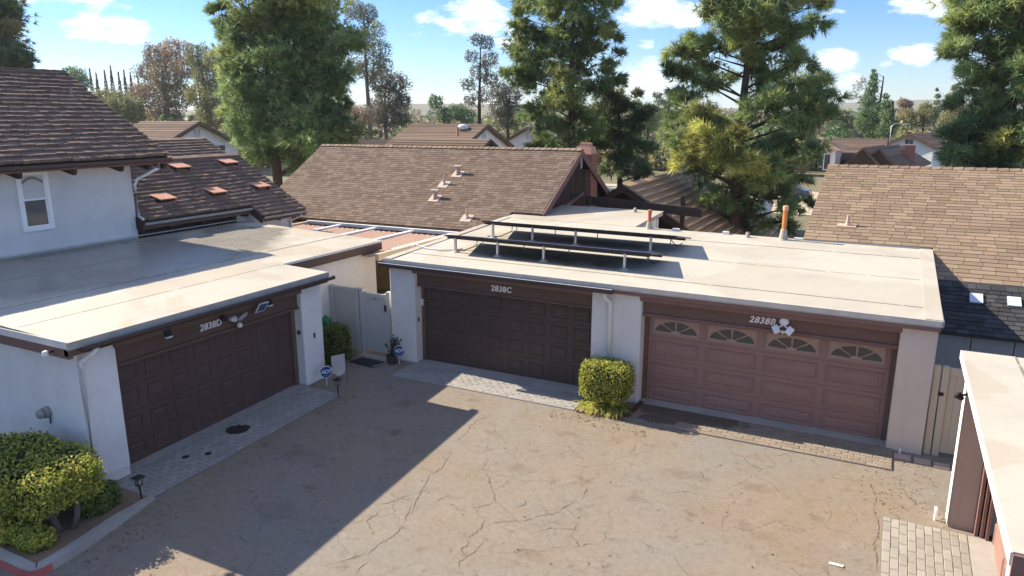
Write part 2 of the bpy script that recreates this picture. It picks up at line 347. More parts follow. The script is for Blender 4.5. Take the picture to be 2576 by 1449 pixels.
m_pav = paver_mat('grey_paver', (.325, .305, .28)); m_pavB = paver_mat('tan_paver', (.265, .215, .162), [(7.5, -.55, 1.3, .42), (6.9, -1.0, .5, .25), (9.6, -.2, 2.2, .14)]); m_pavR = paver_mat('pale_paver', (.32, .30, .255))
m_fill = plain('joint_sand', (.22, .19, .16), .95)
m_glassd = glass('dark_glass', (.05, .055, .05)); m_glassw = glass('window_glass', (.11, .115, .11), .08); m_pvblue = plain('solar_cell', (.06, .10, .20), .25, .1); m_pv = plain('solar_panel_back', (.035, .028, .032), .4, .2)
m_orange = plain('orange_pipe', (.62, .22, .07), .7, .2, 6, .2); m_clay = plain('grey_cement', (.40, .36, .31), .9, .2, 5, .3)
m_bark = plain('pine_bark', (.085, .055, .042), .95, .4, 5, .8, 14); m_barkg = plain('grey_bark', (.15, .125, .105), .95, .35, 4, .6, 14)
m_leaf = foliage('leaves', .55, .34); m_needle = foliage('needles', .5, .36)
m_green = plain('green_plastic', (.01, .16, .06), .35, .1); m_blue = plain('sign_blue', (.018, .055, .20), .4, .05); m_flag = plain('pale_flag', (.56, .50, .48), .9, .08); m_ivory = plain('ivory', (.68, .66, .60), .7, .05)
m_mat_ = plain('door_mat', (.03, .03, .032), .95, .4, 6, .6, 60, fine=.4); m_pot = plain('dark_pot', (.06, .045, .035), .6); m_car = plain('blue_car_paint', (.03, .05, .09), .2, .03, spec=.6); m_tyre = plain('tyre', (.012, .012, .012), .9)
m_brass = plain('number_cream', (.90, .84, .76), .5, .05)

# ================================================================== GROUND
def axis(lo, hi, fine):
    a = [v for v in fine]; s = 8; v = fine[-1]
    while v < hi: v += s; s *= 1.22; a.append(v)
    s = 8; v = fine[0]
    while v > lo: v -= s; s *= 1.22; a.insert(0, v)
    return a
def sheet(name, xs, ys, off, mat):
    V = [(x, y, gz(x, y)+off) for y in ys for x in xs]; n = len(xs)
    F = [(j*n+i, j*n+i+1, (j+1)*n+i+1, (j+1)*n+i) for j in range(len(ys)-1) for i in range(n-1)]
    return struct(fast(name, V, F, mat, smooth=True))
GX = axis(-4200, 4200, [float(v) for v in range(-24, 27, 2)]); GY = axis(-4200, 4200, [-30, -24, -18, -12, -8.5, -4, 0, 4, 8, 12, 16, 20, 24, 30, 36])
sheet('ground', GX, GY, -.03, m_earth)
def lin(a, b, n): return [a+(b-a)*i/n for i in range(n+1)]
YS = sorted(set([-60., -40., -8.5, 0.3]+lin(-30, 0, 30)))
sheet('asphalt_court', lin(-1.9, 12.9, 16), YS, 0, m_asphalt)
sheet('asphalt_lane', lin(-40, -2.2, 12), [-60., -40., -30., -20., -14., -10.62], 0, m_asphalt)
sheet('side_path', [12.9, 14, 15], [-2.4, -1, 0, 2.6], .004, m_soil)
def on_ground(px, py):
    d = fw*FPX + rt*(px-1288) - up*(py-724.5); z = -.2
    for _ in range(6): q = CAM+d*((z-CAM.z)/d.z); z = gz(q.x, q.y)
    return q
court = [o for o in COL.objects if o.name == 'asphalt_court'][0]; m_crack = plain('crack_dirt', (.115, .088, .062), .95, .3, 5)
CRACKS = [[(835,1420),(858,1412),(895,1400),(925,1396),(952,1372),(975,1356),(998,1342),(1005,1330),(1014,1322)], [(1218,1182),(1229,1203),(1234,1222),(1245,1252),(1246,1261),(1229,1269),(1205,1276),(1178,1280)],
 [(940,1272),(992,1261),(1018,1250),(1052,1240),(1072,1230),(1079,1222)], [(1228,1318),(1259,1314),(1318,1312),(1345,1300),(1382,1294),(1405,1288),(1425,1272),(1465,1259)], [(1222,1302),(1212,1326),(1198,1340),(1185,1350),(1172,1356)],
 [(1152,1449),(1156,1412),(1178,1400),(1192,1389),(1208,1372),(1212,1362)], [(1352,1334),(1392,1329),(1445,1331),(1455,1319)], [(1058,1271),(1098,1262),(1118,1250),(1142,1247)], [(2197,1280),(2207,1303),(2210,1330),(2208,1352),(2198,1366),(2202,1386),(2207,1410),(2209,1449)],
 [(1148,1108),(1165,1100),(1175,1086),(1182,1072),(1205,1056),(1235,1046)], [(945,1152),(968,1154),(1002,1158),(1042,1166)], [(1015,1090),(1045,1094),(1092,1096)], [(1090,1190),(1078,1200),(1068,1225),(1050,1256),(1032,1300)], [(925,1410),(905,1430),(888,1449)], [(1014,1322),(1022,1300),(1030,1280),(1040,1262)], [(1178,1280),(1150,1285),(1142,1270),(1120,1268)], [(1246,1261),(1270,1280),(1290,1300),(1300,1315)], [(1172,1356),(1178,1372),(1160,1382),(1170,1400)], [(1290,1282),(1318,1270),(1325,1256)], [(1465,1259),(1475,1232),(1470,1222)], [(928,1330),(925,1310),(945,1295),(960,1280)], [(1580,1146),(1595,1130),(1600,1118)], [(2180,1205),(2195,1225),(2205,1250),(2197,1280)], [(700,1240),(740,1225),(790,1222),(840,1200)], [(1040,1170),(1090,1190),(1110,1180),(1148,1108)]]
for c_ in CRACKS:
    V = []; rs_ = random.Random(int(c_[0][0])); pts = []
    for (a, b) in zip(c_, c_[1:]):
        for k in range(4): t = k/4; pts.append(on_ground(a[0]+(b[0]-a[0])*t+rs_.uniform(-3, 3), a[1]+(b[1]-a[1])*t+rs_.uniform(-2.2, 2.2)))
    pts.append(on_ground(*c_[-1]))
    for i, q in enumerate(pts):
        d = (pts[min(i+1, len(pts)-1)]-pts[max(i-1, 0)]); n_ = Vector((-d.y, d.x, 0)).normalized(); e_ = min(1, i/3, (len(pts)-1-i)/3); w = (.0012+rs_.uniform(.0, .0058)**1)*e_
        V += [(q.x+n_.x*w, q.y+n_.y*w, gz(q.x, q.y)+.004), (q.x-n_.x*w, q.y-n_.y*w, gz(q.x, q.y)+.004)]
    o = fast('crack', V, [(2*i, 2*i+1, 2*i+3, 2*i+2) for i in range(len(pts)-1)], m_crack); o.parent = court
def slab_on_ground(name, x0, x1, y0, y1, h, mat, parent=None):
    m = MB(); xs = lin(x0, x1, max(1, int((x1-x0)/.8))); ys = lin(y0, y1, max(1, int((y1-y0)/.8)))
    for i in range(len(xs)-1):
        for j in range(len(ys)-1):
            a, b, c, d = xs[i], xs[i+1], ys[j], ys[j+1]
            m.hexa([(a,c,gz(a,c)-.1),(b,c,gz(b,c)-.1),(b,d,gz(b,d)-.1),(a,d,gz(a,d)-.1),(a,c,gz(a,c)+h),(b,c,gz(b,c)+h),(b,d,gz(b,d)+h),(a,d,gz(a,d)+h)])
    return m.build(name, mat, parent)
PAVE_MESH = {}
def pavers(apron, x0, x1, y0, y1, lx, ly, along, mat, h=.03, limit=300):
    """running-bond bricks on the ground; the nearest ones as objects, the rest as one mesh"""
    items = []; rows = int(round((y1-y0)/ly)) if along == 'x' else int(round((x1-x0)/lx))
    for r in range(rows):
        if along == 'x':
            y = y0+(r+.5)*ly; x = x0-(lx/2 if r % 2 else 0)
            while x < x1:
                a, b = max(x, x0), min(x+lx, x1)
                if b-a > .03: items.append(((a+b)/2, y, b-a, ly))
                x += lx
        else:
            x = x0+(r+.5)*lx; y = y0-(ly/2 if r % 2 else 0)
            while y < y1:
                a, b = max(y, y0), min(y+ly, y1)
                if b-a > .03: items.append((x, (a+b)/2, lx, b-a))
                y += ly
    items.sort(key=lambda t: (t[0]-CAM.x)**2+(t[1]-CAM.y)**2)
    if 'unit' not in PAVE_MESH:
        u = MB(); e = .06
        b0 = [(-.5,-.5,0),(.5,-.5,0),(.5,.5,0),(-.5,.5,0),(-.5,-.5,.8),(.5,-.5,.8),(.5,.5,.8),(-.5,.5,.8),(-.5+e,-.5+e,1),(.5-e,-.5+e,1),(.5-e,.5-e,1),(-.5+e,.5-e,1)]
        u.v = b0; u.f = [(0,1,5,4),(1,2,6,5),(2,3,7,6),(3,0,4,7),(4,5,9,8),(5,6,10,9),(6,7,11,10),(7,4,8,11),(8,9,10,11)]
        PAVE_MESH['unit'] = u
    key = mat.name
    if key not in PAVE_MESH: m = PAVE_MESH['unit'].mesh('paver'); m.materials.append(mat); PAVE_MESH[key] = m
    V = []; F = []
    for i, (x, y, w, d) in enumerate(items):
        z = gz(x, y); hh = h+random.uniform(-.004, .004); g = .007
        if i < limit:
            o = bpy.data.objects.new('paver', PAVE_MESH[key]); COL.objects.link(o); o.parent = apron
            o.matrix_local = Matrix.Translation((x, y, z-.02)) @ Matrix.Rotation(random.uniform(-.01, .01), 4, 'Z') @ Matrix.Rotation(math.atan(.033)+random.uniform(-.006, .006), 4, 'X') @ Matrix.Diagonal((w-g, d-g, hh+.02, 1))
        else:
            b = len(V)
            V += [(x+q[0]*(w-g), y+q[1]*(d-g), gz(x, y+q[1]*d)-.02+q[2]*(hh+.02)) for q in PAVE_MESH['unit'].v]
            F += [tuple(b+k for k in f) for f in PAVE_MESH['unit'].f]
    if V: o = fast('paver_remainder', V, F, mat); o.parent = apron; struct(o, 'stuff')

# ================================================================== SHINGLED ROOFS
def roof_unit(name, mat, t_low, over):
    u = MB(); hi = .12
    u.v = [(0,0,0),(1,0,0),(1,over,-.3),(0,over,-.3),(0,0,1),(1,0,1),(1,over,hi),(0,over,hi)]
    u.f = [(4,5,6,7),(0,1,5,4),(1,2,6,5),(3,0,4,7)]
    return u
def shingles(parent, piece, O, U, V, Lu, Lv, row, width, thick, mat, holes=(), wvar=.25, limit=300, gap=.012, over=1.35, edge_jit=0, start=0):
    """O: lower left corner of the slope, U along the eave, V up the slope; holes: (u0,u1,v0,v1) left uncovered"""
    O, U, V = Vector(O), Vector(U).normalized(), Vector(V).normalized(); Nn = U.cross(V)
    if Nn.z < 0: Nn = -Nn
    unit = roof_unit(piece, mat, 1, over); items = []; nr = int(math.ceil(Lv/row))
    for r in range(start, nr):
        v = r*row; u = -random.random()*width if r % 2 else -width*.5*random.random()
        while u < Lu:
            w = width*(1+random.uniform(-wvar, wvar)); a, b = max(u, 0), min(u+w, Lu); u += w
            if b-a < .04: continue
            if any(a < h[1]-.01 and b > h[0]+.01 and v+row*.5 > h[2] and v+row*.5 < h[3] for h in holes):
                for h in holes:
                    if a < h[1] and b > h[0] and h[2] < v+row*.5 < h[3]:
                        if h[0] > a+.04 and h[0] < b: b = h[0]
                        elif h[1] < b-.04 and h[1] > a: a = h[1]
                        else: a = b
                if b-a < .04: continue
            c = O+U*((a+b)/2)+V*(v+row/2)
            items.append(((c-CAM).length, a, b, v+random.uniform(-edge_jit, edge_jit), thick*random.uniform(.9, 1.1)))
    items.sort(key=lambda t: t[0]); VV = []; FF = []
    me = unit.mesh(piece); me.materials.append(mat)
    for i, (d, a, b, v, t) in enumerate(items):
        M = Matrix((U*(b-a-gap), V*row, Nn*t)).transposed().to_4x4(); M.translation = O+U*a+V*v+Nn*.004
        if i < limit:
            o = bpy.data.objects.new(piece, me); COL.objects.link(o); o.parent = parent; o.matrix_parent_inverse = parent.matrix_parent_inverse.inverted() if False else Matrix.Identity(4)
            o.matrix_local = M
        else:
            k = len(VV); VV += [tuple(M @ Vector(q)) for q in unit.v]; FF += [tuple(k+j for j in f) for f in unit.f]
    if VV:
        o = fast(piece+'_remainder', VV, FF, mat); o.parent = parent; struct(o, 'stuff')

def panel_ring(T, w, h, prof):
    m = MB(T); rings = []
    for inset, o in prof:
        rings.append(m.p([(inset, o, inset), (w-inset, o, inset), (w-inset, o, h-inset), (inset, o, h-inset)]))
    for a, b in zip(rings, rings[1:]):
        for k in range(4): m.f.append((a+k, a+(k+1) % 4, b+(k+1) % 4, b+k))
    m.f.append(tuple(rings[-1]+k for k in range(4))); return m
RAISED = [(0, 0), (.012, .022), (.03, .022), (.046, .001), (.08, .001), (.11, .014)]
def garage_door(T, parent, u0, u1, z0, z1, cols, mat, rows=4, windows=False, mplate=None):
    H = (z1-z0)/rows; m = MB(T)
    for r in range(rows): m.box(u0, u1, -.045, 0, z0+r*H+.004, z0+(r+1)*H-.004)
    m.box(u0+.01, u1-.01, -.06, -.02, z0, z1)
    door = m.build('garage_door', mat, parent)
    W = (u1-u0)/cols; pw, ph = W-.16, H-.18; pm = panel_ring(T, pw, ph, RAISED); first = None
    o0 = Vector(T(0, 0, 0))
    for r in range(rows-(1 if windows else 0)):
        for c in range(cols):
            off = Vector(T(u0+c*W+.08, 0, z0+r*H+.09))-o0
            if first is None:
                first = pm.build('panel', mat, None); o = first
            else: o = first.copy(); COL.objects.link(o)
            o.parent = door; o.location = off
    if windows:
        zb = z0+(rows-1)*H+.07; h = H-.15
        for c in range(cols):
            ub = u0+c*W+.09; w = W-.18
            fr = panel_ring(T, w, h, [(0, 0), (.01, .02), (.03, .02), (.04, .006)])
            fr2 = MB(T); fr2.v = [tuple(Vector(v)+Vector(T(ub, 0, zb))-o0) for v in fr.v]; fr2.f = fr.f
            wf = fr2.build('window_frame', mplate, door)
            a, b = (w-.10)/2, h-.12
            uc, zc = ub+w/2, zb+.055
            for (t0, t1) in ((4, 44), (50, 87), (93, 130), (136, 176)):
                pts = []
                for k in range(9):
                    t = R(t0+(t1-t0)*k/8); pts.append((uc+a*math.cos(t), .008, zc+b*math.sin(t)))
                tm = R((t0+t1)/2)
                for k in range(3):
                    t = R(t1-3-(t1-t0-6)*k/2); pts.append((uc+a*.24*math.cos(t), .008, zc+b*.24*math.sin(t)))
                g = MB(T); g.prism(pts, (0, .004, 0)); g.build('pane', m_glassd, door)
    return door

# ================================================================== GARAGE FOR 2838C AND 2838B (centre)
TB = lambda u, o, z: (u, -o, z)
gBC = thing('garage', (0, 0, -.1), 'long cream stucco double garage with flat pale roof, doors marked 2838C and 2838B', 'garage')
def rz(y): return 2.82+.04*y
TILT = .008                                                          # the row steps down to the right with the ground
def tilt(e): e.location.z -= TILT*e.location.x; e.rotation_euler.y = TILT; return e
for (a, b, n, mt) in ((-.75, .05, 'pillar', m_stc), (5.03, 6.22, 'pillar', m_stc), (11.37, 12.0, 'pillar', m_stt)):  # right pillar tan: warm bounced light put into its stucco colour
    MB(TB).box(a, b, -.25, .35, -.02, 2.62).build(n, mt, gBC, bevel=.02)
    MB(TB).box(a+.015, b-.015, -.2, .335, -.2, -.02).build('pillar_foot', m_conc, gBC)
MB().box(-.75, -.5, .25, 7.2, -.2, 2.75).build('wall', m_stc, gBC); MB().box(11.78, 12.0, .25, 6.1, -.2, 2.75).build('wall', m_stt, gBC)
MB().box(-.5, 11.78, 6.0, 6.15, -.2, 2.8).build('wall', m_stc, gBC); MB().box(-.5, 3.75, 9.1, 9.25, -.2, 2.95).build('wall', m_stc, gBC); MB().box(3.55, 3.72, 6.15, 9.1, -.2, 2.95).build('wall', m_stc, gBC)
MB().box(-.5, 11.78, .9, 1.0, -.2, 2.7).build('inner_partition', m_dark, gBC)
# flat roof: deck and overlapping membrane sheets
def plate(m, x0, x1, y0, y1, t, lift=0):
    return m.hexa([(x0,y0,rz(y0)-t+lift),(x1,y0,rz(y0)-t+lift),(x1,y1,rz(y1)-t+lift),(x0,y1,rz(y1)-t+lift),(x0,y0,rz(y0)+lift),(x1,y0,rz(y0)+lift),(x1,y1,rz(y1)+lift),(x0,y1,rz(y1)+lift)])
roofBC = plate(plate(MB(), -.76, 12.02, -.52, 6.22, .12, -.012), -.74, 3.86, 6.24, 9.35, .12, -.012).build('flat_roof', m_flash, gBC)
for i, (y0, y1) in enumerate(((-.54, .32), (.30, 2.62), (2.60, 4.92), (4.90, 6.24))):
    plate(MB(), -.78, 12.04, y0, y1, .012, .006 if i % 2 else 0).build('membrane_sheet', m_memB, roofBC)
plate(MB(), -.75, 3.88, 6.22, 9.37, .012, .012).build('membrane_sheet', m_mem, roofBC)
m_seam = plain('seam_grime', (.27, .24, .19), .9, .5, 3)
for y in (.31, 2.61, 4.91):
    x = -.7
    while x < 11.6:
        l = random.uniform(.5, 2.6); plate(MB(), x, min(11.7, x+l), y-.011, y+random.uniform(.004, .014), .004, .0095).build('lap_seam', m_seam, roofBC); x += l+random.uniform(0, .12)
for (x0, x1, y0, y1) in ((11.74, 12.035, -.53, 6.23), (-.775, -.55, -.53, 6.23)): plate(MB(), x0, x1, y0, y1, .01, .022).build('edge_strip', m_mem, roofBC)
# front edge: flashing, fascia, beams, headers
MB(TB).box(-.79, 12.05, .52, .56, 2.70, 2.806).build('flashing', plain('pale_flashing', (.56, .52, .45), .6, .3, 3, .2, 40), gBC)
MB(TB).box(12.035, 12.055, -6.2, .56, 2.69, 2.80).build('flashing', m_white, gBC)
fz = MB(TB).box(-.76, 12.02, .40, .50, 2.58, 2.71).build('fascia', m_trimB, gBC, bevel=.006)
MB(TB).box(11.98, 12.03, -6.1, .40, 2.56, 2.70).build('fascia', m_trimB, gBC)
MB(TB).box(-.77, -.72, -6.1, .40, 2.50, 2.72).build('fascia', m_trimB, gBC)
MB(TB).box(-.02, 5.04, .28, .36, 2.445, 2.592).build('beam', m_trimB, gBC, bevel=.006); MB(TB).box(6.18, 11.40, .28, .36, 2.445, 2.592).build('beam', m_trimB, gBC, bevel=.006)
MB(TB).box(.05, 5.03, .10, .22, 2.10, 2.46).build('header', m_head, gBC); MB(TB).box(6.22, 11.37, .10, .22, 2.14, 2.46).build('header', m_head, gBC)
MB(TB).box(6.22, 11.37, .12, .25, 2.08, 2.15).build('trim', m_trimB, gBC); MB(TB).box(.05, 5.03, .12, .245, 2.08, 2.13).build('trim', m_trimD, gBC)
for a in (.05, 4.95, 6.22, 11.27): MB(TB).box(a, a+.10, -.05, .05, -.1, 2.12).build('door_jamb', m_head, gBC)
# gutter along the left half
g = MB()
g.box(-.86, 5.62, -.66, -.56, 2.60, 2.615); g.box(-.86, 5.62, -.672, -.655, 2.60, 2.70); g.box(-.86, -.845, -.66, -.555, 2.60, 2.70); g.box(5.605, 5.62, -.66, -.555, 2.60, 2.70)
gut = g.build('gutter', m_gutter, gBC)
MB().box(-.87, 5.63, -.682, -.66, 2.70, 2.712).build('gutter_lip', m_white, gut)
MB().tube([(5.42, -.60, 2.60), (5.42, -.58, 2.50), (5.5, -.42, 2.36), (5.5, -.40, 2.2), (5.5, -.40, 0.02)], .055, 10).build('downspout', m_stc, gBC, smooth=True)
doorC = garage_door(TB, gBC, .15, 4.95, -.02, 2.10, 8, m_doorC)
m_plate = plain('door_window_plate', (.38, .26, .20), .6, .1)
doorB = garage_door(TB, gBC, 6.32, 11.27, -.03, 2.10, 4, m_doorB, windows=True, mplate=m_plate)
FR = frame((1,0,0), (0,0,1), (2.58, -.228, 2.28)); text_mesh('house_number', '2838C', .20, FR, m_brass, gBC, space=1.1, offset=.004)
text_mesh('house_number', '2838B', .19, frame((1,0,0), (0,0,1), (8.80, -.228, 2.31)), m_brass, gBC, shear=.25, space=1.1, offset=.004)
# floor slabs and aprons
ap = slab_on_ground('driveway_apron', -.05, 5.05, -1.32, .1, .024, m_conc); struct(ap)
slab_on_ground('concrete_strip', .0, 5.0, -.42, .1, .035, m_conc, ap)
pavers(ap, 0.0, 5.06, -1.30, -.43, .22, .109, 'x', m_pav)
apB = slab_on_ground('driveway_apron', 6.2, 11.5, -1.28, .1, .024, m_fill); struct(apB)
slab_on_ground('concrete_strip', 6.25, 11.4, -.32, .1, .035, m_conc, apB)
pavers(apB, 6.22, 11.5, -1.27, -.33, .22, .118, 'x', m_pavB)
# roof pipes (parts of the garage roof)
def pipe(p, x, y, h, r, mat, parent, cap=None, boot=m_clay, name='vent_pipe', bh=.16):
    z = rz(y); o = MB().lathe((x, y, z), [(r, 0), (r, h), (r*.8, h), (r*.8, h-.02)], 12).build(name, mat, parent, smooth=False)
    MB().lathe((x, y, z), [(r*2.6, .0), (r*2.4, .02), (r*1.9, .03), (r*1.35, bh), (r*1.05, bh+.01)], 12).build('pipe_boot', boot, parent)
    if cap: MB().lathe((x, y, z+h), [(r*1.25, -.08), (r*1.25, .04), (r*.9, .05)], 12).build('pipe_cap', cap, parent)
pipe(0, 8.32, 6.0, .92, .062, m_orange, roofBC, plain('pale_orange', (.66, .38, .24), .7), bh=.30)
pipe(0, 4.37, 6.1, .55, .055, plain('rusty_pipe', (.45, .13, .06), .8, .4, 8), roofBC, plain('rusty_cap', (.40, .17, .10), .8), bh=.22)
pipe(0, 7.35, 5.95, .16, .035, m_clay, roofBC, bh=.14); pipe(0, 3.0, 8.85, .16, .04, m_ivory, roofBC, bh=.12)
MB().box(6.6, 6.78, 6.08, 6.2, rz(6.1), rz(6.1)+.09).build('scupper_box', m_white, roofBC); MB().box(5.1, 5.3, 6.08, 6.2, rz(6.1), rz(6.1)+.07).build('scupper_box', m_white, roofBC)

# ------------------------------------------------------------------ solar racks on that roof
def solar_rack(loc_y, zn, x0, x1, label):
    e = thing('solar_rack', ((x0+x1)/2, loc_y, rz(loc_y)), label, 'solar rack', 'tilted solar racks on the flat roof')
    n = 6; w = (x1-x0)/n; yf = loc_y+1.55; zf = zn-.27
    for i in range(n):
        a = x0+i*w+.008; b = x0+(i+1)*w-.008; m = MB()
        m.hexa([(a,loc_y,zn-.04),(b,loc_y,zn-.04),(b,yf,zf-.04),(a,yf,zf-.04),(a,loc_y,zn),(b,loc_y,zn),(b,yf,zf),(a,yf,zf)])
        pn = m.build('solar_panel', m_pv, e)
        MB().hexa([(a+.03,loc_y+.03,zn-.003),(b-.03,loc_y+.03,zn-.003),(b-.03,yf-.03,zf-.003),(a+.03,yf-.03,zf-.003),(a+.03,loc_y+.03,zn+.003),(b-.03,loc_y+.03,zn+.003),(b-.03,yf-.03,zf+.003),(a+.03,yf-.03,zf+.003)]).build('cell_face', m_pvblue, pn)
    for f in (.16, .84):
        y = loc_y+1.55*f; z = zn-.27*f-.07
        MB().box(x0-.05, x1-.1, y-.02, y+.02, z-.025, z+.025).build('rail', m_pv, e)
    for x in (.60, 1.90, 3.24, 5.40):
        y = loc_y+.25; z0_ = rz(y)
        MB().box(x-.028, x+.028, y-.028, y+.028, z0_, zn-.11).build('post', m_metal, e)
        MB().lathe((x, y, z0_), [(.13, .0), (.11, .02), (.05, .05)], 14).build('post_flashing', m_mem, e)
        y = loc_y+1.30; z0_ = rz(y)
        MB().box(x+.25-.012, x+.25+.012, y-.012, y+.012, z0_, zf+.0).build('short_post', m_metal, e)
    MB().tube([(.9, loc_y+.9, zn-.22), (.95, loc_y+.8, zn-.38), (.7, loc_y+.5, rz(loc_y)+.03), (.35, loc_y+.35, rz(loc_y)+.03)], .014, 6).build('cable', m_black, e)
    MB().tube([(5.75, loc_y+.9, zf+.02), (5.95, loc_y+.8, zf-.14), (6.1, loc_y+.85, zf-.05)], .012, 6).build('cable', m_black, e)
    return tilt(e)
solar_rack(.62, 3.36, .40, 6.12, 'front dark solar panel rack on steel posts, nearest the front gutter of 2838C')
solar_rack(2.72, 3.47, .36, 6.16, 'rear dark solar panel rack on steel posts, behind the front rack on the flat roof')
tag(MB().tube([(-.92, .95, 2.55), (-.90, .98, 2.86), (-.82, 1.02, 2.94), (-.7, 1.0, 2.91), (-.3, .85, 2.89), (.15, .8, 2.885), (.45, .95, 2.89), (.7, 1.1, 2.91)], .018, 8).build('conduit', m_ivory, None, smooth=True),
    'thin pale conduit looping over the roof edge to the front solar rack', 'conduit')

# ================================================================== GARAGE FOR 2838D (left)
XD = -1.887
TD = lambda u, o, z: (XD+o, u, z)
def dz(x): return 2.68+.04*(-1.3-x)
gD = thing('garage', (-4.5, -4, -.25), 'white stucco garage with flat roof and chocolate door marked 2838D, at left', 'garage')
for (a, b) in ((-2.82, -2.12), (-8.42, -7.66)):
    MB(TD).box(a, b, -.25, .33, -.12, 2.44).build('pillar', m_stw, gD, bevel=.025); MB(TD).box(a+.015, b-.015, -.2, .31, -.45, -.12).build('pillar_foot', m_stc, gD)
MB().box(-8.7, -1.70, -8.40, -8.2, -.5, 2.5).build('wall', m_stw, gD); MB().box(-3.2, -3.0, -2.3, 1.95, -.4, 2.52).build('wall', m_stc, gD)
MB().box(-8.6, -3.2, 1.75, 1.93, -.4, 2.7).build('wall', m_stw, gD); MB().box(-3.0, -1.9, -2.35, -2.14, -.4, 2.5).build('wall', m_stw, gD)
MB().box(-3.1, -3.02, -8.2, -2.4, -.4, 2.5).build('inner_partition', m_dark, gD)
def plD(m, x0, x1, y0, y1, t, lift=0):
    return m.hexa([(x0,y0,dz(x0)-t+lift),(x1,y0,dz(x1)-t+lift),(x1,y1,dz(x1)-t+lift),(x0,y1,dz(x0)-t+lift),(x0,y0,dz(x0)+lift),(x1,y0,dz(x1)+lift),(x1,y1,dz(x1)+lift),(x0,y1,dz(x0)+lift)])
roofD = plD(plD(MB(), -8.68, -1.32, -8.66, -2.10, .12, -.012), -8.66, -2.86, -2.08, 2.10, .12, -.012).build('flat_roof', m_flash, gD)
for i, (x0, x1, y1) in enumerate(((-8.69, -6.48, 2.12), (-6.50, -4.28, 2.12), (-4.30, -2.84, 2.12))):
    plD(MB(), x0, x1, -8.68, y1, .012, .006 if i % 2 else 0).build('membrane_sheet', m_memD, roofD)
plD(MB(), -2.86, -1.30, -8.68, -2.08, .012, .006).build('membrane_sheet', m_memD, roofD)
for x in (-6.49, -4.29, -2.85):
    y = -8.6
    while y < (2.0 if x < -3 else -2.2):
        l = random.uniform(.5, 2.4); plD(MB(), x-.010, x+random.uniform(.004, .014), y, min(y+l, 2.05 if x < -3 else -2.12), .004, .0095).build('lap_seam', m_seam, roofD); y += l+random.uniform(0, .15)
plD(MB(), -8.69, -8.55, -8.6, 2.1, .01, .10).build('wall_flashing', m_ivory, roofD)
# front edge
MB(TD).box(-8.69, -2.07, .575, .60, 2.55, 2.672).build('flashing', m_flash, gD); MB().box(-8.69, -1.29, -8.70, -8.675, 2.58, 2.71).build('flashing', m_ivory, gD)
MB(TD).box(-8.66, -2.10, .44, .565, 2.42, 2.56).build('fascia', m_trimD, gD, bevel=.006); MB().box(-8.6, -1.33, -8.66, -8.58, 2.38, 2.60).build('fascia', m_trimB, gD)
MB().box(-2.90, -2.84, -2.06, 2.10, 2.46, 2.70).build('fascia', m_trimD, gD); MB().box(-2.85, -2.825, -2.07, 2.12, 2.69, 2.755).build('flashing', m_ivory, gD)
MB(TD).box(-7.70, -2.84, .28, .385, 2.285, 2.425).build('beam', m_trimD, gD, bevel=.006)
MB(TD).box(-7.66, -2.82, .10, .20, 1.90, 2.30).build('header', m_head, gD); MB(TD).box(-7.66, -2.82, .08, .24, 1.86, 1.925).build('trim', m_trimD, gD)
for a in (-7.66, -2.94): MB(TD).box(a, a+.12, -.05, .08, -.3, 1.88).build('door_jamb', m_trimD, gD)
gg = MB(); gg.box(-1.27, -1.17, -2.9, -1.98, 2.50, 2.515); gg.box(-1.185, -1.17, -8.5, -1.98, 2.50, 2.58); gg.box(-1.27, -1.17, -2.0, -1.985, 2.50, 2.58)
gg.box(-1.27, -1.17, -8.5, -2.9, 2.50, 2.514)
gg.build('gutter', m_gutter, gD)
MB().tube([(-1.24, -8.2, 2.50), (-1.26, -8.25, 2.40), (-1.50, -8.36, 2.22), (-1.50, -8.38, 2.1), (-1.50, -8.38, -.2)], .05, 10).build('downspout', m_stw, gD, smooth=True)
doorD = garage_door(TD, gD, -7.56, -2.92, -.26, 1.88, 8, m_doorD)
text_mesh('house_number', '2838D', .20, frame((0,1,0), (0,0,1), (XD+.208, -5.40, 2.11)), m_brass, gD, shear=.12, space=1.05, offset=.004)
# electrical box outline and meter on the near wall
MB().box(-2.85, -2.32, -8.412, -8.40, .86, 1.62).build('meter_panel', m_stw, gD, bevel=.004)
mt = thing('electric_meter', (-2.66, -8.45, 1.08), 'round grey electric meter on the white side wall of garage 2838D', 'meter')
ry = Matrix.Rotation(R(90), 3, 'X')
MB().lathe((-2.66, -8.41, 1.08), [(.115, 0), (.115, .06), (.10, .10)], 18, ry).build('meter_base', m_gutg, mt, smooth=False); MB().lathe((-2.66, -8.51, 1.08), [(.088, 0), (.088, .07), (.07, .10), (.03, .115)], 18, ry).build('glass_cover', plain('meter_glass', (.30, .31, .27), .2, .1), mt, smooth=True)
MB().tube([(-2.60, -8.43, .98), (-2.60, -8.44, .86)], .012, 6).build('seal_wire', m_black, mt)
apD = slab_on_ground('driveway_apron', -1.95, -.40, -8.12, -2.86, .024, m_fill); struct(apD)
slab_on_ground('concrete_strip', -1.95, -1.62, -7.7, -2.85, .035, m_conc, apD)
pavers(apD, -1.61, -.40, -8.10, -2.86, .121, .235, 'y', m_pav)
MB().lathe((-1.2, -5.36, gz(0,-5.4)+.030), [(.27, 0), (.27, .006)], 9).build('moss_patch', plain('dark_moss', (.03, .03, .02), .95, .4, 8), apD)
for (x, y) in ((-1.16, -6.75), (-.86, -6.45)): MB().lathe((x, y, gz(x, y)+.03), [(.07, 0), (.07, .006)], 14).build('drain_cap', m_black, apD)

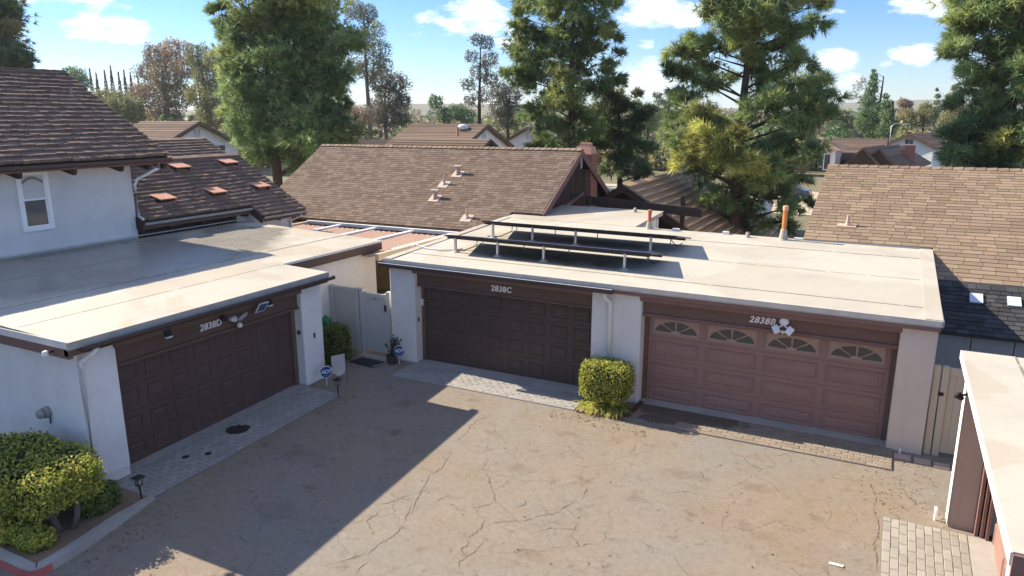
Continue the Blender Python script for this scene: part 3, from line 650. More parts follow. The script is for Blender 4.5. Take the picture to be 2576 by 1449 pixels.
# fixtures on garage D
def solar_light(y, z, label):
    e = thing('solar_wall_light', (XD+.42, y, z), label, 'wall light', 'small solar wall lights on garage 2838D')
    MB().hexa([(XD+.40,y-.07,z-.05),(XD+.46,y-.07,z-.05),(XD+.46,y+.07,z-.05),(XD+.40,y+.07,z-.05),(XD+.40,y-.07,z+.07),(XD+.42,y-.07,z+.07),(XD+.42,y+.07,z+.07),(XD+.40,y+.07,z+.07)]).build('housing', m_black, e)
    MB().box(XD+.405, XD+.47, y-.065, y+.065, z-.085, z-.052).build('lens', m_ivory, e)
solar_light(-3.92, 2.30, 'small black solar wall light at the far end of the 2838D beam'); solar_light(-6.60, 2.28, 'small black solar wall light left of the number 2838D')
e = thing('solar_charger', (XD+.45, -4.22, 2.26), 'white framed blue solar charger panel on the 2838D beam', 'solar charger')
Mx = Matrix.Translation((XD+.50, -4.22, 2.27)) @ Matrix.Rotation(R(35), 4, 'Y')
TS = lambda x, y, z: tuple(Mx @ Vector((x, y, z)))
MB(TS).box(-.012, .008, -.14, .14, -.14, .14).build('panel_frame', m_white, e, bevel=.004); MB(TS).box(.006, .012, -.115, .115, -.115, .115).build('cell_face', m_pvblue, e); MB().bar((XD+.38, -4.22, 2.27), (XD+.49, -4.22, 2.27), .04, .04).build('bracket', m_black, e)
e = thing('flood_light', (XD+.25, -4.76, 2.10), 'ivory three-armed motion flood light between number 2838D and the solar charger', 'flood light')
MB().lathe((XD+.20, -4.78, 2.10), [(.07, 0), (.07, .04), (.05, .06)], 14, Matrix.Rotation(R(90), 3, 'Y')).build('base_plate', m_ivory, e)
for s in (-1, 1): MB().hexa([tuple(Vector((XD+.30, -4.78+s*.05, 2.12))+Vector(q)) for q in ((-.02,-.03,-.04),(.05,-.03,-.05),(.05,.03,-.05),(-.02,.03,-.04),(-.0+.02,s*.17-.03,.03),(.09,s*.17-.03,.02),(.09,s*.17+.03,.08),(.02,s*.17+.03,.09))]).build('lamp_head', m_ivory, e)
MB().lathe((XD+.33, -4.74, 1.96), [(.02, -.06), (.06, -.03), (.065, 0), (.05, .04), (.02, .06)], 12).build('motion_sensor', m_ivory, e, smooth=True)
e = thing('security_camera', (XD+.42, -5.27, 2.27), 'black ball security camera above the number 2838D', 'camera')
MB().lathe((XD+.45, -5.27, 2.27), [(.02, -.07), (.06, -.04), (.075, 0), (.06, .04), (.02, .07)], 14).build('camera_ball', m_black, e, smooth=True); MB().box(XD+.40, XD+.46, -5.29, -5.25, 2.25, 2.29).build('mount', m_black, e)
e = thing('spot_light', (-1.75, -8.64, 2.5), 'small white spot light at the near roof corner of garage 2838D', 'spot light')
MB().tube([(-1.75, -8.66, 2.48), (-1.75, -8.76, 2.47)], .02, 8).build('arm', m_black, e); MB().lathe((-1.75, -8.80, 2.47), [(.05, -.03), (.05, .03), (.035, .05)], 12).build('lamp_head', m_white, e)
e = thing('doorbell', (XD+.34, -2.46, 1.1), 'black video doorbell on the white pillar beside door 2838D', 'doorbell'); MB(TD).box(-2.485, -2.435, .335, .36, 1.04, 1.17).build('housing', m_black, e, bevel=.01)
e = thing('wall_sensor', (XD+.2, -2.83, 1.27), 'small black sensor on the inner pillar edge of door 2838D', 'sensor'); MB().lathe((XD+.22, -2.86, 1.27), [(.02, -.05), (.04, -.03), (.04, .03), (.02, .05)], 10).build('housing', m_black, e)
# fixtures on garage B/C
e = thing('flood_light', (9.26, -.2, 2.2), 'white two-headed motion flood light beside the number 2838B', 'flood light')
MB().lathe((9.26, -.22, 2.36), [(.09, 0), (.10, .03), (.08, .09), (.05, .10)], 16, ry).build('base_plate', m_white, e, smooth=False)
for s in (-1, 1):
    Mx2 = Matrix.Translation((9.26+s*.13, -.36, 2.20)) @ Matrix.Rotation(R(s*35), 4, 'Y') @ Matrix.Rotation(R(-25), 4, 'X')
    MB(lambda x, y, z, Q=Mx2: tuple(Q @ Vector((x, y, z)))).box(-.065, .065, -.04, .04, -.085, .085).build('lamp_head', m_white, e, bevel=.012)
    MB().bar((9.26, -.3, 2.30), (9.26+s*.1, -.35, 2.24), .025, .025).build('arm', m_white, e)
MB().lathe((9.26, -.34, 2.16), [(.02, -.04), (.04, -.02), (.035, .03)], 10).build('motion_sensor', m_ivory, e)
e = thing('wall_switch', (.1, -.07, 1.62), 'small white keypad on the left jamb of door 2838C', 'keypad'); MB().box(.07, .13, -.075, -.05, 1.52, 1.70).build('housing', m_white, e, bevel=.006)
e = thing('doorbell', (.06, -.2, 1.15), 'black round doorbell on the left pillar reveal of door 2838C', 'doorbell'); MB().box(.05, .07, -.24, -.17, 1.10, 1.22).build('housing', m_black, e, bevel=.008)
for o_ in [o for o in COL.objects if o.parent is None and o.type == 'EMPTY' and o.get('category') in ('keypad',) or o.name.startswith('flood_light.')]:
    if o_.parent is None: tilt(o_)
tilt(gBC)

# ================================================================== TWO-STOREY HOUSE (left)
def slope_slab(m, a, b, c, d, t):
    """thin roof slab through four corner points, a-b along the eave and c-d along the ridge"""
    pts = [Vector(q) for q in (a, b, c, d)]
    return m.hexa([q-Vector((0,0,t)) for q in pts]+pts)
hL = thing('house', (-12.5, -6, 0), 'two-storey white stucco house with thick brown shake roof, upper left', 'house')
m_sth = stucco('grey_white_stucco', (.72, .71, .69)); MB().box(-16.3, -8.7, -14, -1.9, -.5, 5.25).build('wall', m_sth, hL)
m = MB().prism([(-16.3,-1.9,5.25),(-8.7,-1.9,5.25),(-12.5,-1.9,7.5)], (0, -.15, 0)); m.build('gable_wall', m_stw, hL)
rf = slope_slab(slope_slab(MB(), (-8.08,-14.5,5.36),(-8.08,-1.12,5.36),(-12.5,-1.12,7.83),(-12.5,-14.5,7.83), .10), (-16.9,-14.5,5.36),(-16.9,-1.12,5.36),(-12.5,-1.12,7.83),(-12.5,-14.5,7.83), .10).build('roof', m_und, hL)
VL = Vector((-4.42, 0, 2.47)).normalized(); LL = math.hypot(4.42, 2.47)
shingles(rf, 'shake', (-8.02, -1.10, 5.355), (0,-1,0), VL, 9.6, LL, .243, .24, .095, m_shake, wvar=.4, edge_jit=.022)
rc = MB()
for i in range(26): y = -1.1-i*.36; rc.bar((-12.5, y, 7.87), (-12.5, y-.38, 7.885), .30, .05)
rc.build('ridge_cap', m_shake, rf)
MB().box(-8.10, -8.02, -11, -1.10, 5.14, 5.30).build('fascia', m_trimB, hL); 
gl = MB(); gl.box(-8.015, -7.90, -11, -1.08, 5.20, 5.215); gl.box(-7.915, -7.90, -11, -1.08, 5.20, 5.31); gl.build('gutter', m_gutter, hL)
MB().prism([(-8.1,-1.13,5.24),(-8.1,-1.13,5.40),(-12.5,-1.13,7.85),(-12.5,-1.13,7.69)], (0, .05, 0)).build('rake_board', m_trimB, hL)
for y in (-5.30, -3.92, -2.58, -1.72, -1.22): MB().prism([(-8.72,y-.05,5.12),(-8.10,y-.05,4.99),(-8.04,y-.05,5.10),(-8.04,y-.05,5.20),(-8.72,y-.05,5.30)], (0, .10, 0)).build('rafter_tail', m_dark, hL)
MB().tube([(-8.0, -1.50, 5.20), (-8.0, -1.50, 5.02)], .05, 8).build('leader', m_trimB, hL); MB().tube([(-8.0, -1.50, 5.03), (-8.55, -1.82, 4.72), (-8.63, -1.86, 4.55), (-8.63, -1.86, 3.62), (-8.50, -1.80, 3.52)], .045, 10).build('downspout', m_white, hL, smooth=True)
# window
X = -8.70
def rect_frame(m, y0, y1, z0, z1, w, x0, x1):
    m.box(x0, x1, y0, y1, z0, z0+w); m.box(x0, x1, y0, y1, z1-w, z1); m.box(x0, x1, y0, y0+w, z0+w, z1-w); m.box(x0, x1, y1-w, y1, z0+w, z1-w); return m
m_frame = plain('window_white', (.90, .90, .89), .4, .03, 2, .02)
wn_ = rect_frame(MB(), -5.10, -4.30, 3.60, 5.16, .095, X-.02, X+.06).build('window', m_frame, hL)
rect_frame(MB(), -5.005, -4.395, 3.695, 4.42, .04, X+.002, X+.035).build('sash', m_frame, wn_); rect_frame(MB(), -5.005, -4.395, 4.40, 5.065, .035, X+.012, X+.045).build('sash', m_frame, wn_)
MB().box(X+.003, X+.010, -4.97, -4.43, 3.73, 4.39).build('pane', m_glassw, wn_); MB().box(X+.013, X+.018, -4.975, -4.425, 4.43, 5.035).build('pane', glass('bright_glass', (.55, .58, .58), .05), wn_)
sw = MB()
for k in range(10):                                                     # the swagged blind seen through the upper sash
    y0, y1 = -4.98+.056*k, -4.98+.056*(k+1); f0, f1 = math.sin(math.pi*k/10), math.sin(math.pi*(k+1)/10)
    sw.hexa([(X+.018,y0,4.78+.14*f0),(X+.024,y0,4.78+.14*f0),(X+.024,y1,4.78+.14*f1),(X+.018,y1,4.78+.14*f1),(X+.018,y0,4.86+.14*f0),(X+.024,y0,4.86+.14*f0),(X+.024,y1,4.86+.14*f1),(X+.018,y1,4.86+.14*f1)])
sw.build('blind_swag', plain('blind_grey', (.22, .24, .24), .6), wn_)
# pipe vent on the shakes
vz = 7.08; vp = MB().lathe((-11.15, -1.8, vz-.05), [(.04, 0), (.04, .30), (.03, .30)], 10).build('vent_pipe', m_gutg, hL); MB().hexa([(-11.35,-2.0,vz+.10),(-10.85,-2.0,vz-.18),(-10.85,-1.6,vz-.18),(-11.35,-1.6,vz+.10),(-11.35,-2.0,vz+.16),(-10.85,-2.0,vz-.11),(-10.85,-1.6,vz-.11),(-11.35,-1.6,vz+.16)]).build('vent_flashing', m_flash, hL)

# ================================================================== LOW SHAKE-ROOFED HOUSE BEHIND GARAGE D
hS = thing('house', (-10, 1.5, 0), 'low white house with brown shake roof carrying five terracotta roof vents', 'house')
def sz(x): return 3.45+.57*(-8.5-x)
MB().box(-13.4, -8.95, -1.9, 4.1, -.4, 3.35).build('wall', m_dark, hS); MB().box(-8.95, -8.45, 2.35, 4.1, -.4, 3.25).build('wall', m_stw, hS)
MB().box(-8.94, -8.90, 2.0, 2.35, -.4, 3.3).build('wall', m_stw, hS)
rs = slope_slab(slope_slab(slope_slab(MB(), (-8.52,-1.9,sz(-8.52)),(-8.52,2.28,sz(-8.52)),(-11.25,2.28,sz(-11.25)),(-11.25,-1.9,sz(-11.25)), .09),
    (-8.02,2.28,sz(-8.02)),(-8.02,4.36,sz(-8.02)),(-11.25,4.36,sz(-11.25)),(-11.25,2.28,sz(-11.25)), .09), (-14,-1.9,3.45),(-14,4.36,3.45),(-11.25,4.36,sz(-11.25)),(-11.25,-1.9,sz(-11.25)), .09).build('roof', m_und, hS)
VS = Vector((-1, 0, .57)).normalized(); LS = 3.23*math.hypot(1, .57)
shingles(rs, 'shake', (-8.0, 4.38, sz(-8.0)), (0,-1,0), VS, 6.26, LS, .215, .24, .088, m_shake, holes=[(2.10, 9, -1, .56)], wvar=.4, edge_jit=.020)
MB().box(-11.40, -11.10, -1.9, 4.38, sz(-11.25)-.02, sz(-11.25)+.06).build('ridge_cap', m_shake, rs)
def halfgutter(y0, y1, x, z): q = MB(); q.box(x, x+.11, y0, y1, z-.10, z-.085); q.box(x+.095, x+.11, y0, y1, z-.10, z-.01); return q
halfgutter(-1.85, 2.26, -8.49, sz(-8.5)).build('gutter', m_gutg, hS); halfgutter(2.28, 4.36, -7.99, sz(-8.0)).build('gutter', m_gutg, hS)
MB().box(-8.56, -8.50, -1.9, 2.28, sz(-8.5)-.22, sz(-8.5)-.06).build('fascia', m_trimD, hS); MB().box(-8.06, -8.0, 2.28, 4.36, sz(-8)-.2, sz(-8)-.06).build('fascia', m_trimD, hS)
MB().prism([(-8.02,2.24,sz(-8)-.24),(-8.02,2.24,sz(-8)+.02),(-8.6,2.24,sz(-8.6)+.02),(-8.6,2.24,sz(-8.6)-.24)], (0, .05, 0)).build('rake_board', m_dark, hS); MB().prism([(-8.02,4.36,sz(-8)-.2),(-8.02,4.36,sz(-8)+.03),(-11.25,4.36,sz(-11.25)+.03),(-11.25,4.36,sz(-11.25)-.2)], (0, .05, 0)).build('rake_board', m_trimD, hS)
MB().prism([(-8.46,-1.93,sz(-8.5)-.32),(-8.46,-1.93,sz(-8.5)+.02),(-9.4,-1.93,sz(-9.4)+.02),(-9.4,-1.93,sz(-9.4)-.32)], (0, .06, 0)).build('rake_board', m_dark, hS)
for y in (-.9, .3, 1.5, 2.1): MB().box(-8.95, -8.56, y, y+.09, 3.14, 3.26).build('rafter_tail', m_dark, hS)
for y in (3.1, 4.1): MB().box(-8.5, -8.06, y, y+.09, 2.92, 3.03).build('rafter_tail', m_dark, hS)
MB().tube([(-8.0, 4.12, 3.08), (-8.0, 4.12, 2.98), (-8.38, 3.98, 2.80), (-8.40, 3.98, 2.6), (-8.40, 3.98, 1.0)], .045, 8).build('downspout', m_white, hS, smooth=True)
for (x, y) in ((-10.80, 1.33), (-10.86, 3.45), (-9.36, -.50), (-9.39, 1.53), (-9.43, 3.55)):
    def TV(a, b, c, x=x, y=y): return Vector((x, y, sz(x)+.03))+VS*a+Vector((0,1,0))*b+Vector((.495, 0, .869))*c
    v = MB(TV).hexa([(-.30,-.30,.17),(-.30,.30,.17),(.22,.30,.02),(.22,-.30,.02),(-.30,-.30,.205),(-.30,.30,.205),(.22,.30,.055),(.22,-.30,.055)]).build('roof_vent', m_terra, hS)
    for b0 in (-.285, .245): MB(TV).hexa([(-.27,b0,.01),(-.27,b0+.04,.01),(.2,b0+.04,.01),(.2,b0,.01),(-.27,b0,.17),(-.27,b0+.04,.17),(.2,b0+.04,.03),(.2,b0,.03)]).build('vent_cheek', m_und, v)
    MB(TV).box(-.32, .32, -.42, .42, -.005, .015).build('vent_flange', m_terra, v)
hS2 = thing('house', (-17, 3, 0), 'far shake roof peeking between the two-storey house and the white gable', 'house')
r2 = slope_slab(slope_slab(MB(), (-12.6,0,4.32),(-12.6,6.1,4.32),(-15,6.1,5.56),(-15,0,5.56), .1), (-17.4,0,4.32),(-17.4,6.1,4.32),(-15,6.1,5.56),(-15,0,5.56), .1).build('roof', m_und, hS2)
shingles(r2, 'shake', (-12.6, 6.12, 4.33), (0,-1,0), Vector((-2.4,0,1.24)), 4.2, 2.7, .215, .24, .075, m_shake, wvar=.4, edge_jit=.018, limit=120)
MB().box(-17, -13, .2, 5.8, -.4, 4.25).build('wall', m_stw, hS2)

# ================================================================== CENTRE HOUSE (behind garage 2838C)
hC = thing('house', (-6, 10.3, 0), 'house with broad brown shingle gable roof and dark board gable, behind the solar racks', 'house')
SL = .596
def cz(y): return 5.20-SL*abs(10.3-y)
XL, XR = -12.35, .38
MB().box(-12.0, -.8, 6.6, 14.0, -.3, 2.75).build('wall', m_stt, hC); MB().box(-.8, .0, 9.4, 14.0, -.3, 2.75).build('wall', m_dark, hC)
rC = slope_slab(slope_slab(slope_slab(MB(), (XL,5.92,cz(5.92)),(-.80,5.92,cz(5.92)),(-.80,10.3,5.2),(XL,10.3,5.2), .10), (-.80,6.86,cz(6.86)),(XR,6.86,cz(6.86)),(XR,10.3,5.2),(-.80,10.3,5.2), .10),
   (XL,14.6,cz(14.6)),(XR,14.6,cz(14.6)),(XR,10.3,5.2),(XL,10.3,5.2), .10).build('roof', m_und, hC)
LC = 4.40*math.hypot(1, SL)
shingles(rC, 'shingle', (XL, 5.90, cz(5.90)), (1,0,0), (0,1,SL), XR-XL, LC, .143, .30, .016, m_shg, holes=[(11.55, 20, -1, 1.10)], wvar=.22, gap=.011)
rcm = MB().prism([(0,-.13,-.075),(0,0,0),(0,.13,-.075),(0,.13,-.05),(0,0,.025),(0,-.13,-.05)], (.27, 0, .012)).mesh('ridge_tile'); rcm.materials.append(m_shB)
for i in range(51):
    o = bpy.data.objects.new('ridge_tile', rcm); COL.objects.link(o); o.parent = rC; o.location = (XL+i*.25, 10.3, 5.225); o.rotation_euler = (random.uniform(-.03, .03), -.03, 0)
MB().box(XL, -.85, 5.80, 5.90, 2.44, 2.56).build('gutter', m_gutter, hC)
# dark board gable: boards one by one
bw = .21; y = 7.35
while y < 13.3:
    zt = cz(y+bw/2)-.22
    if zt > 3.0: MB().box(.02, .05+random.uniform(0, .012), y+.006, y+bw-.006, 2.6, zt).build('gable_board', m_dark, hC)
    y += bw
MB().box(-.02, .02, 8.1, 12.5, 2.4, 3.6).build('gable_backing', m_und, hC)
for (ya, yb) in ((6.86, 10.3), (14.6, 10.3)):
    MB().prism([(XR+.005,ya,cz(ya)-.26),(XR+.005,ya,cz(ya)+.01),(XR+.005,yb,5.21),(XR+.005,yb,4.94)], (.05, 0, 0)).build('rake_board', m_trimB, hC)
MB().box(XR-.02, XR+.03, 10.26, 10.34, 4.5, 4.95).build('finial_post', m_flash, hC)
MB().prism([(.06,11.3,3.4),(.06,11.3,3.52),(.06,8.6,3.02),(.06,8.6,2.9)], (.06, 0, 0)).build('brace', m_trimB, hC)
# chimney
MB().box(-.45, .32, 11.5, 12.2, 2.5, 4.95).build('chimney', m_brick, hC); chm = MB().box(-.50, .37, 11.45, 12.25, 4.72, 4.98).build('chimney_crown', m_brick, hC)
MB().hexa([(-.42,11.53,4.98),(.30,11.53,4.98),(.30,12.17,4.98),(-.42,12.17,4.98),(-.36,11.6,5.26),(.24,11.6,5.26),(.24,12.1,5.26),(-.36,12.1,5.26)]).build('chimney_hood', m_terra, hC); MB().box(-.26, .14, 11.65, 12.05, 5.26, 5.40).build('flue', m_terra, hC)
for i in range(7): MB().box(-.47-.001, .34, 11.485, 11.51, 4.62-.2*i, 4.635-.2*i).build('brick_course', m_mort, hC)
# roof vents
m_vent = plain('tan_vent', (.42, .30, .225), .7, .12, 5); m_ventp = plain('pale_vent', (.50, .40, .32), .7, .12, 5)
def t_vent(x, y, parent, tall=.26, top=True):
    z = cz(y); MB().hexa([(x-.22,y-.2,cz(y-.2)+.01),(x+.22,y-.2,cz(y-.2)+.01),(x+.22,y+.15,cz(y+.15)+.01),(x-.22,y+.15,cz(y+.15)+.01),(x-.22,y-.2,cz(y-.2)+.035),(x+.22,y-.2,cz(y-.2)+.035),(x+.22,y+.15,cz(y+.15)+.03),(x-.22,y+.15,cz(y+.15)+.03)]).build('vent_flashing', m_ventp, parent)
    if top:
        v = MB().lathe((x, y, z), [(.12, 0), (.09, .06), (.075, tall-.04), (.075, tall)], 12).build('roof_vent', m_vent, parent); MB().lathe((x-.17, y, z+tall+.03), [(.065, 0), (.065, .34)], 12, Matrix.Rotation(R(90), 3, 'Y')).build('vent_cap', m_ventp, v)
    else: MB().lathe((x, y, z), [(.09, 0), (.05, .08), (.035, tall), (.025, tall)], 10).build('roof_vent', m_ventp, parent)
t_vent(-4.31, 7.35, hC); t_vent(-4.38, 8.11, hC, .36, False); t_vent(-4.12, 8.72, hC); t_vent(-2.39, 6.46, hC, .34, False)
# patio cover in front of that house
pc = thing('patio_cover', (-5.5, 4, 0), 'cream patio cover with salmon panels and white rails beside garage 2838D', 'patio cover')
PZ = lambda y: 2.40+.02*(y-2)
MB().box(-2.42, -2.28, 1.2, 5.75, 2.30, 2.50).build('edge_beam', m_vint, pc); MB().box(-9.2, -2.28, 5.62, 5.76, 2.42, 2.53).build('ledger', m_white, pc); MB().box(-9.2, -9.06, 2.2, 5.6, 2.36, 2.50).build('edge_beam', m_vint, pc)
for i in range(4):
    x0 = -9.05+i*1.66
    MB().box(x0+1.45, x0+1.62, 2.2, 5.6, 2.42, 2.48).build('rail', m_white, pc)
    for k in range(6):
        a = x0+.02+k*.237
        MB().prism([(a,1.3 if i == 3 else 2.2,2.36),(a+.20,1.3 if i == 3 else 2.2,2.36),(a+.20,1.3 if i == 3 else 2.2,2.40),(a+.1,1.3 if i == 3 else 2.2,2.425),(a,1.3 if i == 3 else 2.2,2.40)], (0, 3.9 if i == 3 else 3.0, .03)).build('roof_panel', m_pink, pc)
MB().box(-2.40, -2.30, 2.2, 2.3, -.2, 2.3).build('post', m_vint, pc)
MB().box(-9.0, -2.3, 6.42, 6.58, -.2, 2.3).build('back_wall', plain('ochre_wall', (.36, .25, .12), .9), pc)

# ================================================================== HOUSE B (right, tan shingles) and lean-to
hB = thing('house', (14, 12, 0), 'house with wide tan shingle roof behind the right half of the garage', 'house')
SB = .272
def bz(y): return 3.07+SB*(y-6) if y <= 12.3 else 3.07+SB*6.3-SB*(y-12.3)
rB = slope_slab(slope_slab(slope_slab(MB(), (8.88,6.25,bz(6.25)),(12.06,6.25,bz(6.25)),(12.06,12.3,bz(12.3)),(8.88,12.3,bz(12.3)), .1), (12.08,4.36,bz(4.36)),(21,4.36,bz(4.36)),(21,12.3,bz(12.3)),(12.06,12.3,bz(12.3)), .1),
   (8.88,20,bz(20)),(21,20,bz(20)),(21,12.3,bz(12.3)),(8.88,12.3,bz(12.3)), .1).build('roof', m_und, hB)
shingles(rB, 'shingle', (8.86, 4.33, bz(4.33)), (1,0,0), (0,1,SB), 8.2, 7.97*math.hypot(1, SB), .232, .42, .020, m_shB, holes=[(-1, 3.20, -1, 1.85)], wvar=.35, gap=.012)
for i in range(27):
    o = bpy.data.objects.new('ridge_tile', rcm); COL.objects.link(o); o.parent = rB; o.location = (8.86+i*.31, 12.3, bz(12.3)+.03); o.scale = (1.25, 1, 1); o.rotation_euler = (0, -.03, 0)
MB().box(9.2, 20.6, 6.9, 19.5, -.3, 2.9).build('wall', m_stc, hB); MB().box(12.3, 20.6, 5.0, 6.95, -.3, 2.62).build('wall', plain('taupe_wall', (.30, .235, .175), .9), hB)
MB().prism([(8.90,6.25,bz(6.25)-.2),(8.90,6.25,bz(6.25)+.0),(8.90,12.3,bz(12.3)),(8.90,12.3,bz(12.3)-.2)], (.05, 0, 0)).build('rake_board', m_trimB, hB)
MB().box(12.08, 21, 4.37, 4.42, bz(4.37)-.20, bz(4.37)-.02).build('fascia', m_trimD, hB)
MB().box(13.15, 13.25, 4.36, 5.0, 2.28, 2.52).build('rafter_tail', m_dark, hB); MB().box(15.2, 15.3, 4.36, 5.0, 2.28, 2.52).build('rafter_tail', m_dark, hB)
MB().hexa([(9.65,7.08,bz(7.08)+.01),(10.15,7.08,bz(7.08)+.01),(10.15,7.30,bz(7.3)+.01),(9.65,7.30,bz(7.3)+.01),(9.65,7.08,bz(7.08)+.045),(10.15,7.08,bz(7.08)+.045),(10.15,7.30,bz(7.3)+.04),(9.65,7.30,bz(7.3)+.04)]).build('vent_flashing', m_pink, hB)
MB().lathe((9.92, 7.22, bz(7.22)), [(.09, 0), (.055, .12), (.03, .32), (.02, .32)], 10).build('roof_vent', m_pink, hB)
hB.location.z -= .08
plate(MB(), 8.6, 12.0, 6.14, 6.27, .06, .045).build('back_flashing', m_ivory, roofBC)
lt = thing('lean_to', (13.5, 3, 0), 'lean-to with charcoal shingle roof and grey panel wall, right of garage 2838B', 'lean-to')
def lz(y): return 1.78+.45*(y-2.5)
rl = slope_slab(MB(), (12.06,2.45,lz(2.45)),(17,2.45,lz(2.45)),(17,4.25,lz(4.25)),(12.06,4.25,lz(4.25)), .07).build('roof', m_shk, lt)
shingles(rl, 'shingle', (12.07, 2.43, lz(2.43)), (1,0,0), (0,1,.45), 4.6, 1.86, .155, .25, .022, m_shk, wvar=.3, gap=.014)
for x in (12.93, 13.66): MB(lambda a, b, c, x=x: tuple(Vector((x, 3.62, lz(3.62)+.03))+Vector((1,0,0))*a+Vector((0,.912,.41))*b+Vector((0,-.41,.912))*c)).box(-.13, .13, -.17, .17, 0, .03).build('roof_patch', plain('blue_white_panel', (.62, .66, .74), .5), lt)
for i in range(6): MB().box(12.06+i*.80, 12.84+i*.80, 2.60, 2.68, -.2, 1.74).build('wall_panel', plain('grey_siding', (.33, .325, .33), .7, .06), lt)
MB().tube([(13.9, 2.0, -.2), (13.9, 2.0, 2.3)], .05, 8).build('post', m_white, lt)

# ================================================================== RIGHT GARAGE (facing left)
TR = lambda u, o, z: (12.95-o, u, z)
gR = thing('garage', (15, -5.6, -.2), 'garage at the right edge with flat cream roof, brown stucco reveal and mauve door', 'garage')
MB().box(12.33, 12.70, -2.92, -2.62, -.1, 2.5).build('pillar', m_stb, gR, bevel=.015); MB().box(12.318, 12.328, -2.925, -2.62, -.1, 2.5).build('pillar_face', m_stw, gR)
MB().box(12.34, 12.70, -2.91, -2.63, -.4, -.1).build('pillar_foot', m_stb, gR); MB().box(12.33, 12.70, -8.6, -8.0, -.35, 2.5).build('pillar', m_stw, gR, bevel=.015)
MB().box(12.70, 18, -2.85, -2.65, -.4, 2.6).build('wall', m_stw, gR); MB().box(12.72, 18, -8.6, -8.4, -.4, 2.6).build('wall', m_stw, gR)
rR = MB().box(12.25, 18, -8.72, -2.52, 2.60, 2.735).build('flat_roof', m_flash, gR)
for (x0, x1, l) in ((12.22, 12.95, .006), (12.93, 14.0, 0), (13.98, 16.0, .006), (15.98, 18.0, 0)): MB().box(x0, x1, -8.75, -2.5, 2.735+l, 2.748+l).build('membrane_sheet', m_mem, rR)
for (x, w) in ((12.94, .03), (13.99, .02)):
    y = -8.7
    while y < -2.6: l = random.uniform(.25, .9); MB().box(x-w*.5, x+w*random.uniform(.2, .6), y, min(y+l, -2.55), 2.744, 2.7575).build('lap_seam', m_seam, rR); y += l+random.uniform(0, .08)
MB().box(12.21, 12.23, -8.76, -2.49, 2.62, 2.752).build('flashing', m_ivory, gR); MB().box(12.28, 12.36, -8.7, -2.54, 2.44, 2.62).build('fascia', plain('tan_trim', (.50, .34, .24), .7), gR)
MB().box(12.23, 18, -8.79, -8.74, 2.44, 2.74).build('fascia', m_trimB, gR)
MB().box(12.72, 12.90, -8.0, -2.92, 2.05, 2.5).build('header', m_trimB, gR)
for o_ in (0, .07, .14): MB().box(12.70+o_, 12.745+o_, -3.06-o_*.6, -2.86, -.28, 2.1).build('door_jamb', m_trimB, gR)
garage_door(TR, gR, -7.9, -3.1, -.26, 2.06, 4, m_doorB)
apR = slab_on_ground('driveway_apron', 11.38, 12.98, -8.6, -3.05, .024, m_fill); struct(apR)
slab_on_ground('concrete_strip', 12.61, 12.97, -8.5, -3.1, .032, m_conc, apR)
pavers(apR, 11.40, 12.60, -8.6, -3.07, .12, .30, 'y', m_pavR)
e = thing('spot_light', (12.45, -3.3, 2.3), 'black spot light on an arm under the right garage eave', 'spot light'); MB().tube([(12.36, -3.2, 2.42), (12.30, -3.3, 2.30), (12.22, -3.36, 2.28)], .018, 8).build('arm', m_black, e); MB().lathe((12.20, -3.38, 2.27), [(.03, -.06), (.06, .03), (.06, .05)], 12, Matrix.Rotation(R(-50), 3, 'Y')).build('lamp_head', m_black, e)
e = thing('security_camera', (12.4, -3.0, 1.95), 'black dome camera on the brown stucco reveal of the right garage', 'camera'); MB().lathe((12.56, -2.94, 2.0), [(.065, 0), (.06, .03), (.03, .06)], 12, ry).build('camera_dome', m_black, e)

# ================================================================== FENCES AND GATES
fc = thing('fence_gate', (-1.8, -.4, -.1), 'grey vinyl gate and fence panel between garages 2838D and 2838C', 'gate')
gp = MB().box(-2.95, -2.0, -.16, -.12, .02, 1.70).build('fence_panel', m_vinyl, fc); MB().box(-2.95, -2.0, -.18, -.10, 1.66, 1.78).build('top_rail', m_vinyl, gp); MB().box(-2.95, -2.0, -.18, -.10, .0, .12).build('bottom_rail', m_vinyl, gp)
for x in (-2.93, -2.02, -1.86, -.93): MB().box(x-.06, x+.06, -.22, -.08, -.1, 1.80).build('post', m_vinyl, fc, bevel=.008)
gt = MB().box(-1.80, -.99, -.17, -.13, .05, 1.66).build('gate_leaf', m_vinyl, fc)
for (a, b, c, d) in ((-1.80, -1.68, .05, 1.72), (-1.11, -.99, .05, 1.72)): MB().box(a, b, -.20, -.10, c, d).build('stile', m_vinyl, gt)
for (c, d) in ((1.58, 1.70), (.05, .20)): MB().box(-1.68, -1.11, -.20, -.10, c, d).build('rail', m_vinyl, gt)
MB().box(-1.05, -1.00, -.24, -.20, 1.25, 1.42).build('latch', m_black, gt); MB().box(-1.42, -1.38, -.205, -.20, 1.52, 1.62).build('gate_plate', m_gutg, gt)
fr = thing('fence_gate', (12.5, -.2, -.1), 'tan vinyl gate between the 2838B pillar and the right garage', 'gate')
for x in (12.09, 12.235): MB().box(x-.06, x+.06, -.26, -.14, -.12, 1.76).build('post', m_vint, fr, bevel=.008)
for i in range(7): MB().box(12.30+i*.125, 12.421+i*.125, -.215, -.18, .05, 1.62).build('gate_board', m_vint, fr)
MB().box(12.30, 13.2, -.235, -.165, 1.60, 1.74).build('rail', m_vint, fr); MB().box(12.30, 13.2, -.235, -.165, .02, .16).build('rail', m_vint, fr); MB().box(12.15, 12.24, -.27, -.2, 1.18, 1.25).build('latch', m_black, fr)
